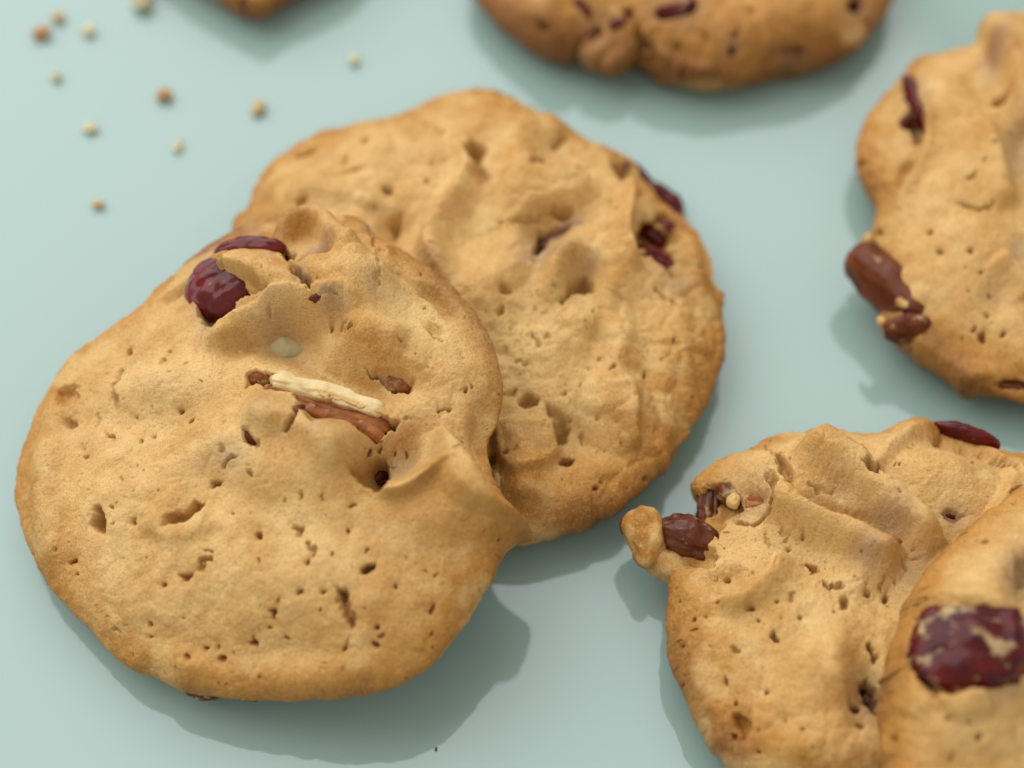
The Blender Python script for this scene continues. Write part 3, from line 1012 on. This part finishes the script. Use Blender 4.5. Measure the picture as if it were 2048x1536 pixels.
FRO.inclusion('cranberry', CRAN, 585, 528, 44, 24, 40, -55, 1.3, 22, 0.15, 0.15)
FRO.inclusion('cranberry', CRAN, 500, 500, 80, 26, 30, -8, 1.0, 23, 0.1, 0.1)
FRO.inclusion('pecan', SKIN, 784, 764, 64, 34, 34, -14, 0.1, 24, 0.12, 0.12)
pc = FRO.inclusion('pecan', FLESH, 660, 799, 136, 21, 40, -22, 0.05, 25, 0.20, 0.14, 0.6)
pc['label'] = 'cream coloured cut pecan sliver with brown skin'
FRO.inclusion('skin', SKIN, 650, 822, 152, 34, 40, -24, 1.3, 26, 0.14, 0.16, 0.4, parent=pc)
FRO.inclusion('skin', SKIN, 516, 760, 36, 22, 28, -15, 0.3, 27, 0.12, 0.1, parent=pc)
FRO.inclusion('pecan', WAXY, 576, 682, 58, 46, 26, 0, -0.3, 37, 0.2)
FRO.inclusion('pecan', SKIND, 588, 838, 36, 14, 24, 62, 1.2, 28, 0.12, 0.1)
FRO.inclusion('skin', SKIN, 740, 862, 42, 22, 24, -42, 0.7, 29, 0.12, 0.1, parent=pc)
FRO.inclusion('pecan', SKIND, 502, 876, 22, 18, 20, -40, 1.2, 30, 0.12, 0.1)
FRO.inclusion('pecan', SKIND, 452, 926, 26, 8, 14, 60, 0.8, 31, 0.12, 0.1)
FRO.inclusion('raisin', RAISIN, 748, 950, 30, 24, 24, 0, 5.0, 32, 0.2, 0.2)
FRO.inclusion('pecan', SKIND, 728, 908, 22, 10, 14, 55, 0.9, 33, 0.2, 0.2)
FRO.inclusion('pecan', SKIND, 650, 594, 34, 12, 16, 6, 0.35, 34, 0.2, 0.2)
FRO.inclusion('raisin', RAISIN, 405, 1384, 36, 20, 20, -6, 0, 35, 0.2, 0.2, at_z=3.6)
FRO.inclusion('raisin', RAISIN, 500, 1392, 22, 14, 14, -3, 0, 36, 0.2, 0.2, at_z=3.6)

# ------------------------------------------------------------------ cookie cut by the upper edge
o_top = [(945,-10),(980,35),(1030,80),(1072,108),(1120,121),(1160,128),(1190,145),(1235,153),(1270,140),(1310,165),(1350,172),(1420,181),(1480,175),
         (1560,157),(1605,153),(1650,135),(1700,110),(1740,70),(1775,25),(1792,-25),(1795,-80),(1770,-180),(1700,-280),(1580,-350),(1420,-390),
         (1250,-380),(1100,-320),(1000,-230),(945,-130),(935,-60)]
f_top = [
    ('f',[(1225,150),(1180,120),(1140,75),(1110,25),(1090,-30)],40,1.8,0.4), ('b',1240,120,50,34,0,1.2), ('b',1060,40,60,40,-40,0.5),
    ('b',1400,60,120,60,0,0.8), ('b',1600,20,90,50,0,1.2), ('b',1370,140,60,24,0,0.8), ('b',1200,60,40,60,0,-0.8), ('b',1290,140,24,20,0,-1.2),
    ('H',[(1150,-6),(1170,0),(1188,30),(1182,52),(1168,30),(1140,4)],3.2,8), ('e',1186,72,8,16,0,1.8), ('e',1256,22,14,9,-20,3.0), ('h',[(1228,52),(1240,40),(1262,32),(1268,40),(1248,50)],1.6,7),
    ('H',[(1304,30),(1316,10),(1360,5),(1400,10),(1390,28),(1350,38),(1320,42)],3.0,8), ('e',1712,10,16,18,-10,3.2), ('h',[(1560,102),(1585,92),(1612,98),(1606,108),(1580,114)],3.0,8), ('e',1464,102,10,10,0,1.4), ('e',1472,68,6,14,-30,1.0),
    ('e',1355,92,10,9,0,1.0), ('e',1410,72,7,7,0,1.2), ('e',1278,90,7,7,0,1.4), ('e',1292,120,9,7,0,2.0), ('e',1086,52,9,8,0,1.6), ('e',1500,18,5,5,0,1),
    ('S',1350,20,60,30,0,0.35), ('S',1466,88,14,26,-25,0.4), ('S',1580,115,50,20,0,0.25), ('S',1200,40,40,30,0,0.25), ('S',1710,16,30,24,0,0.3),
    ('B',1060,100,120,50,-30,0.5), ('B',1400,150,300,40,0,0.45), ('B',1700,90,80,60,40,0.4), ('B',1230,100,50,30,0,0.4), ('L',1190,95,24,24,0,0.2),  # rim browning from the oven, with the rim's shade painted in
]
TOP = bake('round browned cookie, shade put into its colour, cut off by the upper picture edge, dark fruit on top', o_top, 16.0, 6.5, 340,
             seed=14, rough=0.8, feats=f_top, pits=80, brown=0.75)  # high base brown: baking plus backlit shade put into the dough colour
TOP.inclusion('cranberry', CRAN, 1166, 24, 44, 22, 24, -62, -0.1, 41, 0.2, 0.2)
TOP.inclusion('cranberry', CRAN, 1186, 72, 14, 22, 16, 0, 0.0, 42, 0.2, 0.2)
TOP.inclusion('cranberry', CRAN, 1245, 44, 30, 16, 18, 25, 0.0, 43, 0.2, 0.2)
TOP.inclusion('cranberry', CRANC, 1350, 22, 60, 28, 30, 8, -0.2, 44, 0.2, 0.2)
TOP.inclusion('cranberry', CRAN, 1712, 10, 19, 19, 18, 0, 0.6, 45, 0.2, 0.2)
TOP.inclusion('raisin', RAISIN, 1586, 103, 26, 10, 16, 0, 1.5, 46, 0.2, 0.2)
TOP.inclusion('cranberry', CRAN, 1462, 103, 10, 10, 10, 0, 0.8, 47, 0.2, 0.2)

# ------------------------------------------------------------------ cookie cut by the right edge
o_rt = [(2048,20),(2000,25),(1975,50),(1955,78),(1900,100),(1850,112),(1828,120),(1800,160),(1768,192),(1735,232),(1716,280),(1713,322),(1725,372),(1748,418),
        (1745,450),(1735,500),(1742,560),(1758,620),(1768,668),(1800,702),(1850,737),(1900,772),(1950,796),(2000,803),(2060,812),
        (2150,810),(2280,760),(2380,680),(2450,560),(2460,420),(2420,280),(2330,140),(2220,60),(2130,25)]
f_rt = [
    ('P',[(1690,200),(1800,100),(1836,190),(1850,250),(1846,290),(1822,340),(1792,395),(1752,440),(1690,420)],-1.9,60),
    ('f',[(1752,438),(1790,400),(1822,345),(1848,290),(1850,245),(1838,190),(1828,140)],50,1.6,0.35),
    ('P',[(1962,60),(1985,110),(2010,160),(2030,215),(2060,250),(2200,200),(2200,0),(1990,0)],2.6,40), ('b',2020,70,60,50,0,1.4),
    ('f',[(2024,420),(2012,350),(2000,290),(1968,220)],40,1.8,0.4), ('b',2040,320,30,60,0,-1.4), ('b',1900,180,60,50,0,0.8), ('b',1960,170,34,40,0,-0.6),
    ('b',1900,350,80,60,0,0.9), ('b',1860,560,90,80,0,0.9), ('b',1960,470,70,40,0,0.8), ('f',[(2060,600),(2040,540),(2000,500)],34,1.3,0.4), ('b',2010,590,34,34,0,-0.9),
    ('b',1940,750,28,18,0,0.7), ('f',[(1980,750),(1900,725),(1860,695),(1825,672)],24,0.8,0.35),
    ('c',[(1908,409),(1935,413),(1955,420),(1988,407)],5,1.6), ('e',1860,463,6,5,0,1.4), ('e',1880,504,7,6,0,1.4), ('e',1942,501,6,5,0,1.6), ('e',1962,542,8,3,0,1.2), ('h',[(1956,668),(1970,664),(1976,676),(1966,688),(1956,684)],2.0,5), ('e',2008,670,4,7,-30,1.4), ('e',1754,465,8,6,-30,2.2), ('e',1948,658,4,6,0,1), ('e',2005,197,17,9,8,2.6), ('e',1972,628,7,3,-20,1.0), ('e',1944,350,12,5,10,0.7),
    ('H',[(1812,135),(1828,140),(1836,180),(1850,220),(1852,252),(1842,288),(1828,284),(1820,262),(1800,256),(1806,232),(1818,215),(1808,175)],4.0,9),
    ('c',[(1968,78),(1985,105),(1994,122)],7,1.6), ('h',[(1795,330),(1822,318),(1830,330),(1800,372),(1785,400),(1780,370)],1.6,14),
    ('h',[(1985,770),(2010,758),(2060,762),(2060,785),(2000,784)],2.0,10),
    ('R',1850,560,100,100,0,0.5), ('R',1900,400,100,60,0,0.4),
    ('S',1988,100,22,34,-30,0.4), ('S',2035,310,30,60,0,0.35), ('S',2040,500,24,24,0,0.35), ('S',1830,200,20,50,0,0.4), ('S',1985,590,36,30,0,0.12),
    ('L',2000,320,26,90,-10,0.4), ('L',1880,520,120,120,0,0.2), ('L',1815,298,24,10,20,0.3), ('B',2020,60,60,50,0,0.6), ('B',1745,330,40,120,0,0.4), ('B',1960,700,120,60,0,0.25), ('B',1970,260,26,40,0,0.2), ('B',1900,790,150,30,-25,0.5),
]
RGT = bake('cookie cut off by the right picture edge, brown pecan sticking out of its left side', o_rt, 18.0, 7.0, 380,
             seed=19, rough=0.6, relief_by=0.85, clods=0.3, feats=f_rt, pits=120, brown=0.12)
RGT.inclusion('cranberry', CRAN, 1836, 212, 92, 20, 36, -74, 0.2, 51, 0.2, 0.25)
RGT.inclusion('cranberry', CRAN, 1812, 248, 15, 17, 16, 0, -0.3, 52, 0.15, 0.1)
RGT.inclusion('pecan', SKIND, 1778, 576, 120, 46, 60, -60, 0, 53, 0.12, 0.12, 0.25, at_z=9.0)
RGT.inclusion('pecan', SKIND, 1818, 655, 56, 28, 40, 10, 0, 54, 0.2, 0.1, at_z=9.5)
RGT.inclusion('pecan', SKIND, 2030, 773, 40, 12, 18, -4, 0.6, 55, 0.14, 0.1)
RGT.inclusion('dough_crumb', DOUGH, 1806, 608, 16, 9, 9, -30, -1.2, 56, 0.4, small=True)
RGT.inclusion('dough_crumb', DOUGH, 1828, 632, 12, 8, 8, -40, -0.9, 57, 0.4, small=True)
RGT.inclusion('dough_crumb', DOUGH, 1762, 642, 12, 14, 8, 40, -2.2, 58, 0.4, small=True)
RGT.inclusion('dough_crumb', DOUGH, 1734, 482, 14, 16, 10, 30, -1.6, 59, 0.4, small=True)

# ------------------------------------------------------------------ cookie at the lower right with the raisin sticking out
o_lr = [(1380,975),(1400,945),(1440,922),(1490,903),(1530,880),(1580,862),(1640,854),(1700,861),(1735,868),(1770,861),(1800,849),(1838,832),(1860,845),
        (1885,862),(1950,887),(2000,900),(2048,906),(2110,930),(2200,985),(2290,1080),(2330,1200),(2320,1330),(2260,1450),(2160,1540),(2040,1600),
        (1900,1640),(1750,1650),(1600,1620),(1510,1575),(1450,1535),(1400,1462),(1372,1400),(1352,1350),(1336,1290),(1331,1240),(1337,1195),(1336,1155),
        (1350,1115),(1392,1085),(1408,1040),(1394,1005)]
f_lr = [
    ('P',[(1850,1240),(1930,1130),(2060,1020),(2300,1060),(2330,1250),(2250,1450),(2000,1600),(1850,1600),(1815,1400)],-2.4,60), ('b',1640,895,80,40,0,0.7), ('r',[(1600,880),(1660,900),(1725,938),(1790,985),(1845,1035),(1882,1100)],36,2.5), ('P',[(1755,905),(1840,870),(1940,890),(2020,940),(1960,1050),(1912,1098),(1875,1025),(1810,960)],-1.0,26),
    ('r',[(1540,992),(1600,1010),(1660,1034),(1720,1062),(1775,1084),(1806,1130)],27,1.9), ('b',1620,960,60,36,-20,1.0),
    ('r',[(1600,968),(1680,1000),(1760,1040),(1830,1100)],15,-0.9),
    ('b',1500,935,60,42,0,1.3), ('b',1840,930,90,50,-20,1.2), ('b',1840,850,36,24,0,0.6), ('b',1950,940,90,40,-25,1.0), ('b',1740,872,26,12,0,-0.3),
    ('b',1490,1000,60,50,0,-1.2), ('b',1600,1110,130,46,-10,-1.4), ('b',1770,1170,60,60,0,-1.0), ('b',1750,1125,44,34,30,1.4),
    ('f',[(1560,1110),(1552,1138),(1520,1165),(1480,1192),(1430,1200)],26,1.5,0.4), ('b',1450,1168,36,24,20,-1.2), ('b',1400,1170,40,44,0,0.7),
    ('b',1690,1320,70,60,0,1.9), ('b',1560,1260,110,70,0,0.6), ('b',1580,1420,120,80,0,0.8), ('b',1400,1290,60,90,0,0.6), ('b',1640,1500,100,50,0,0.7), ('b',1725,1350,34,70,10,-1.6),
    ('r',[(1340,1250),(1365,1330),(1400,1410),(1460,1500)],24,0.6),
    ('h',[(1546,905),(1556,898),(1576,914),(1584,940),(1590,972),(1575,956),(1558,940)],2.4,9), ('c',[(1615,968),(1640,982),(1668,986)],5,1.2), ('c',[(1524,890),(1545,905),(1556,900)],4,0.8),
    ('h',[(1723,917),(1745,912),(1760,922),(1764,936),(1755,946),(1738,937)],4.2,7), ('h',[(1884,1025),(1905,1013),(1920,1028),(1942,1030),(1908,1043),(1890,1042)],1.3,6),
    ('e',1877,882,10,6,-10,1.6), ('c',[(1912,892),(1935,915),(1945,925)],5,0.8), ('c',[(1985,926),(2020,920),(2040,940)],6,1.6), ('c',[(2018,985),(2046,970)],5,2.0),
    ('H',[(1402,978),(1425,962),(1460,968),(1482,990),(1488,1020),(1462,1035),(1444,1060),(1432,1085),(1418,1060),(1410,1020)],2.4,10), ('c',[(1535,940),(1548,965),(1545,1000),(1532,1030),(1505,1048),(1470,1042)],6,1.8), ('h',[(1495,985),(1520,975),(1538,985),(1532,1010),(1505,1015)],0.9,12),
    ('h',[(1380,1075),(1425,1090),(1440,1112),(1418,1135),(1370,1136),(1345,1120)],2.0,14),
    ('h',[(1612,1124),(1640,1130),(1636,1140),(1622,1146),(1616,1138)],2.2,5), ('c',[(1645,1166),(1665,1174),(1692,1164)],6,2.0), ('h',[(1678,1216),(1680,1195),(1694,1192),(1698,1205),(1690,1220)],1.9,6), ('e',1772,1193,8,12,-20,1.8), ('e',1732,1183,7,7,0,1.5), ('e',1607,1063,5,5,0,1.4), ('e',1576,1098,4,5,0,1.0), ('c',[(1762,1175),(1768,1150)],3,1), ('c',[(1560,1060),(1575,1072),(1570,1085)],3.5,0.9), ('c',[(1530,1075),(1540,1092)],4,0.9), ('e',1530,1068,3,3,0,1),
    ('c',[(1800,1120),(1815,1140)],3,0.8), ('c',[(1835,1120),(1850,1112)],3,1.0), ('e',1826,1095,4,3,0,1.0), ('e',1830,1117,5,2,0,1.2),
    ('h',[(1487,1213),(1492,1204),(1507,1208),(1505,1218),(1490,1220)],2.2,4), ('h',[(1402,1232),(1411,1230),(1405,1241)],1.5,4), ('c',[(1545,1265),(1551,1282)],5,2.2), ('e',1387,1237,4,3,20,1.2), ('h',[(1414,1286),(1420,1283),(1430,1288),(1418,1290)],1.3,4), ('c',[(1467,1290),(1472,1303)],3.5,1.3), ('e',1516,1242,4,3,-30,1.2), ('e',1553,1203,4,3,0,1.1), ('c',[(1582,1188),(1580,1202)],3,1), ('e',1599,1234,4,4,0,1), ('e',1363,1290,4,3,0,1), ('e',1386,1259,4,2,0,1),
    ('h',[(1463,1428),(1478,1420),(1484,1428),(1500,1440),(1506,1450),(1502,1465),(1490,1484),(1478,1470),(1462,1450)],1.7,6), ('e',1450,1362,4,8,0,1.2), ('e',1466,1477,5,6,0,1.3), ('e',1518,1502,4,3,0,1.2), ('e',1530,1387,5,3,0,1), ('e',1571,1444,3,4,0,1),
    ('h',[(1733,1282),(1744,1284),(1756,1315),(1746,1326),(1737,1306)],3.6,8), ('h',[(1716,1366),(1735,1352),(1752,1380),(1760,1432),(1735,1412),(1720,1392)],4.4,10), ('e',1711,1421,10,9,0,2.6), ('c',[(1700,1390),(1704,1405)],3,1.4), ('e',1718,1452,9,6,0,1.0), ('e',1450,1158,7,5,0,1.4),
    ('R',1620,1130,150,60,-10,0.8), ('R',1740,1190,90,60,0,0.9), ('R',1450,1140,60,50,0,0.5), ('R',1990,930,60,40,0,0.5),
    ('S',1770,1060,50,36,-25,0.34), ('S',1740,1090,34,26,30,0.4), ('S',1905,1030,34,24,0,0.4), ('S',1690,1000,60,24,-25,0.14), ('S',1510,1000,40,34,0,0.25), ('S',1790,1075,16,10,0,0.3), ('S',1740,1400,40,50,0,0.3), ('S',1720,1080,26,12,30,0.25), ('S',1830,1150,30,50,0,0.2),
    ('L',1600,1100,160,60,-10,0.45), ('L',1640,1200,140,50,-10,0.3), ('L',1770,950,150,60,-20,0.15), ('L',1500,925,60,30,0,0.3), ('L',1755,1340,20,24,0,0.5), ('L',1690,1020,80,24,-25,0.25),
    ('B',1520,1160,40,20,40,0.3), ('B',1380,1280,40,120,0,0.3), ('B',1700,1330,60,50,0,0.3), ('B',1460,1500,60,80,35,0.7), ('B',1540,1560,140,50,0,0.4), ('B',1640,900,80,40,0,0.15), ('B',1860,850,60,20,-20,0.2), ('B',1990,925,50,24,0,0.3), ('B',1505,1010,24,16,0,0.3),
]
LOW = bake('lumpy cookie at the lower right with a raisin sticking out of its left side', o_lr, 17.0, 7.5, 520,
             seed=27, rough=0.7, relief_by=1.15, clods=0.6, feats=f_lr, pits=200, pitsize=0.85)
LOW.inclusion('raisin', RAISIN, 1374, 1082, 84, 40, 50, -30, 0, 61, 0.24, 0.24, at_z=9.0)
lump = LOW.inclusion('dough_lump', DOUGH, 1291, 1076, 40, 64, 50, 8, 0, 62, 0.28, 0.0, at_z=8.5, bake_tone=0.65)
LOW.inclusion('raisin', RAISIN, 1256, 1052, 14, 24, 22, 10, 0, 63, 0.5, 0.2, small=True, at_z=8.5)
LOW.inclusion('dough_lump', DOUGH, 1342, 1134, 56, 36, 44, -30, 0, 60, 0.2, 0.0, at_z=6.0, bake_tone=0.15)
LOW.inclusion('raisin', RAISIN, 1420, 1022, 70, 30, 32, -70, -1.2, 64, 0.15, 0.25)
LOW.inclusion('raisin', RAISIN, 1462, 990, 40, 31, 30, -58, -1.2, 65, 0.15, 0.25)
LOW.inclusion('raisin', ORANGE, 1516, 1000, 38, 34, 26, 0, 0.0, 66, 0.15, 0.2)
LOW.inclusion('raisin', ORANGE, 1452, 1118, 10, 40, 14, 0, 0.6, 67, 0.15, 0.2)
LOW.inclusion('dough_crumb', DOUGH, 1468, 1003, 14, 16, 12, 0, -2.0, 68, 0.3, small=True)
LOW.inclusion('cranberry', CRAN, 1930, 872, 74, 18, 34, -23, 0, 69, 0.12, 0.12, at_z=10.0)
LOW.inclusion('cranberry', CRAN, 1906, 1029, 26, 14, 16, 10, 0.6, 70, 0.15, 0.15)
LOW.inclusion('cranberry', ORANGE, 1792, 1080, 14, 7, 10, -20, 0.15, 71, 0.15, 0.15)
LOW.inclusion('raisin', RAISIN, 1745, 1395, 30, 36, 24, 0, 3.0, 72, 0.15, 0.15)

# ------------------------------------------------------------------ cookie in the lower right corner, leaning on the last one
o_co = [(2048,972),(2005,1002),(1960,1032),(1900,1090),(1860,1130),(1832,1168),(1815,1200),(1800,1240),(1785,1285),(1772,1330),(1765,1390),(1757,1440),
        (1753,1490),(1755,1540),(1765,1620),(1820,1720),(1920,1800),(2050,1840),(2200,1830),(2340,1770),(2440,1660),(2480,1500),(2470,1330),
        (2400,1180),(2300,1060),(2190,985),(2100,960)]
f_co = [
    ('b',1945,1300,130,105,-10,1.9), ('b',1960,1185,70,26,-12,1.2), ('b',1880,1180,50,50,40,0.5), ('b',2030,1110,60,60,0,0.8), ('b',2050,1180,36,50,0,-1.4),
    ('r',[(1808,1440),(1812,1380),(1800,1310)],24,0.7), ('b',1920,1450,90,50,0,0.7), ('r',[(1985,1385),(1930,1400),(1880,1415)],24,0.9),
    ('H',[(1829,1236),(1880,1224),(1952,1210),(2000,1218),(2024,1246),(2056,1264),(2060,1326),(2010,1345),(1985,1375),(1935,1378),(1910,1384),(1860,1393),(1834,1370),(1820,1328),(1818,1286)],2.2,10),
    ('e',2046,1150,22,26,0,1.6), ('e',1780,1474,9,7,0,1.0), ('e',1848,1196,7,4,0,1), ('e',1900,1436,6,3,0,0.9), ('e',1960,1472,8,5,0,1), ('c',[(1905,1500),(1900,1520)],5,0.8), ('e',1940,1440,5,4,0,0.9),
    ('S',2040,1155,40,50,0,0.45), ('S',2010,1380,50,34,0,0.25), ('L',1960,1190,90,24,-10,0.3), ('L',1850,1450,26,60,0,0.25), ('L',1960,1440,80,40,0,0.3), ('B',1790,1400,30,140,0,0.2), ('B',1920,1520,120,40,0,0.3), ('B',2010,1100,80,60,0,0.15),
    ('R',1960,1430,100,60,0,0.3),
]
COR = bake('cookie in the lower right corner with one big floury dark red cranberry', o_co, 17.0, 6.5, 360,
             tilt=TILT_C, tilt_dir=150, raise_by=0.5, seed=33, rough=0.6, feats=f_co, pits=110, brown=0.1)
print('fits', TOP.fit, RGT.fit, LOW.fit, COR.fit, 'corner gap', gap(COR, LOW))
COR.inclusion('cranberry', CRANC, 1940, 1300, 128, 98, 70, -8, -2.0, 81, 0.14, 0.08, 0.25)

# ------------------------------------------------------------------ cookie at the top left edge
o_tl = [(425,-2),(458,20),(490,34),(515,38),(545,25),(590,0),(680,-45),(750,-120),(780,-220),(740,-330),(630,-400),(480,-410),(340,-350),(270,-250),(270,-140),(340,-60)]
EDG = bake('browned cookie tip poking in at the upper picture edge, left of centre', o_tl, 16.0, 6.0, 200, seed=41, rough=0.7,
             feats=[('e',490,14,14,10,0,1.6), ('b',515,10,40,20,0,0.6)], pits=30, brown=0.75)
EDG.inclusion('raisin', RAISIN, 490, 14, 12, 9, 10, 0, 0.9, 91, 0.2, 0.2, small=True)

# ------------------------------------------------------------------ crumbs on the table
def crumb(px, py, rx, ry, mat, label, seed, rz=None, ang=0, group='crumbs scattered on the table', name='crumb'):
    p = to_plane(np.array([[px, py]], float), np.array([0, 0, 0.4]), np.array([0, 0, 1.0]))[0]
    s = project(p[None])[1][0] / F
    rz = rz or min(rx, ry) * 0.5
    Q, Fc = pebble((rx * s, ry * s, rz * s), seed, 1.2, 0, 0.6, SPHL)
    a = math.radians(ang)
    Q = np.stack([Q[:, 0] * math.cos(a) - Q[:, 1] * math.sin(a), Q[:, 0] * math.sin(a) + Q[:, 1] * math.cos(a), Q[:, 2]], -1)
    Q[:, 2] -= Q[:, 2].min()
    o = link_mesh(name, Q, Fc, mat)
    o.location = (p[0] / 1000, p[1] / 1000, 0)
    tag(o, label, 'crumb', group)

for i, (x, y, rx, ry, m, l) in enumerate([
    (84, 70, 13, 12, 'brown', 'darkest brown crumb, furthest left in the upper corner'),
    (116, 37, 11, 12, 'tan', 'tan crumb just above the dark brown one in the upper left corner'),
    (177, 64, 13, 10, 'pale', 'pale crumb right of the pair in the upper left corner'),
    (113, 155, 9, 9, 'pale', 'faint pale crumb alone below the upper left corner trio'),
    (330, 193, 11, 11, 'brown', 'brown crumb left of the tan one, above the middle cookie'),
    (518, 218, 11, 15, 'tan', 'tan crumb closest above the left shoulder of the middle cookie'),
    (182, 259, 13, 10, 'pale', 'pale oval crumb in the middle of the left crumb scatter'),
    (355, 293, 8, 12, 'pale', 'pale yellow crumb between the tan crumb and the left cookie edge'),
    (197, 410, 9, 9, 'tan', 'tan crumb lowest on the left side of the table'),
    (710, 122, 8, 8, 'pale', 'faint pale crumb between the middle and upper cookies'),
    (872, 1497, 2, 5, 'dark', 'tiny dark fleck in front of the largest cookie')]):
    crumb(x, y, rx, ry, CR[m], l, 100 + i)
crumb(285, -8, 15, 52, CR['pale'], 'long pale yellow sliver at the upper picture edge', 130, 12, 4, None, 'nut_sliver')
print('script', round(time.time() - T0, 1), 's')
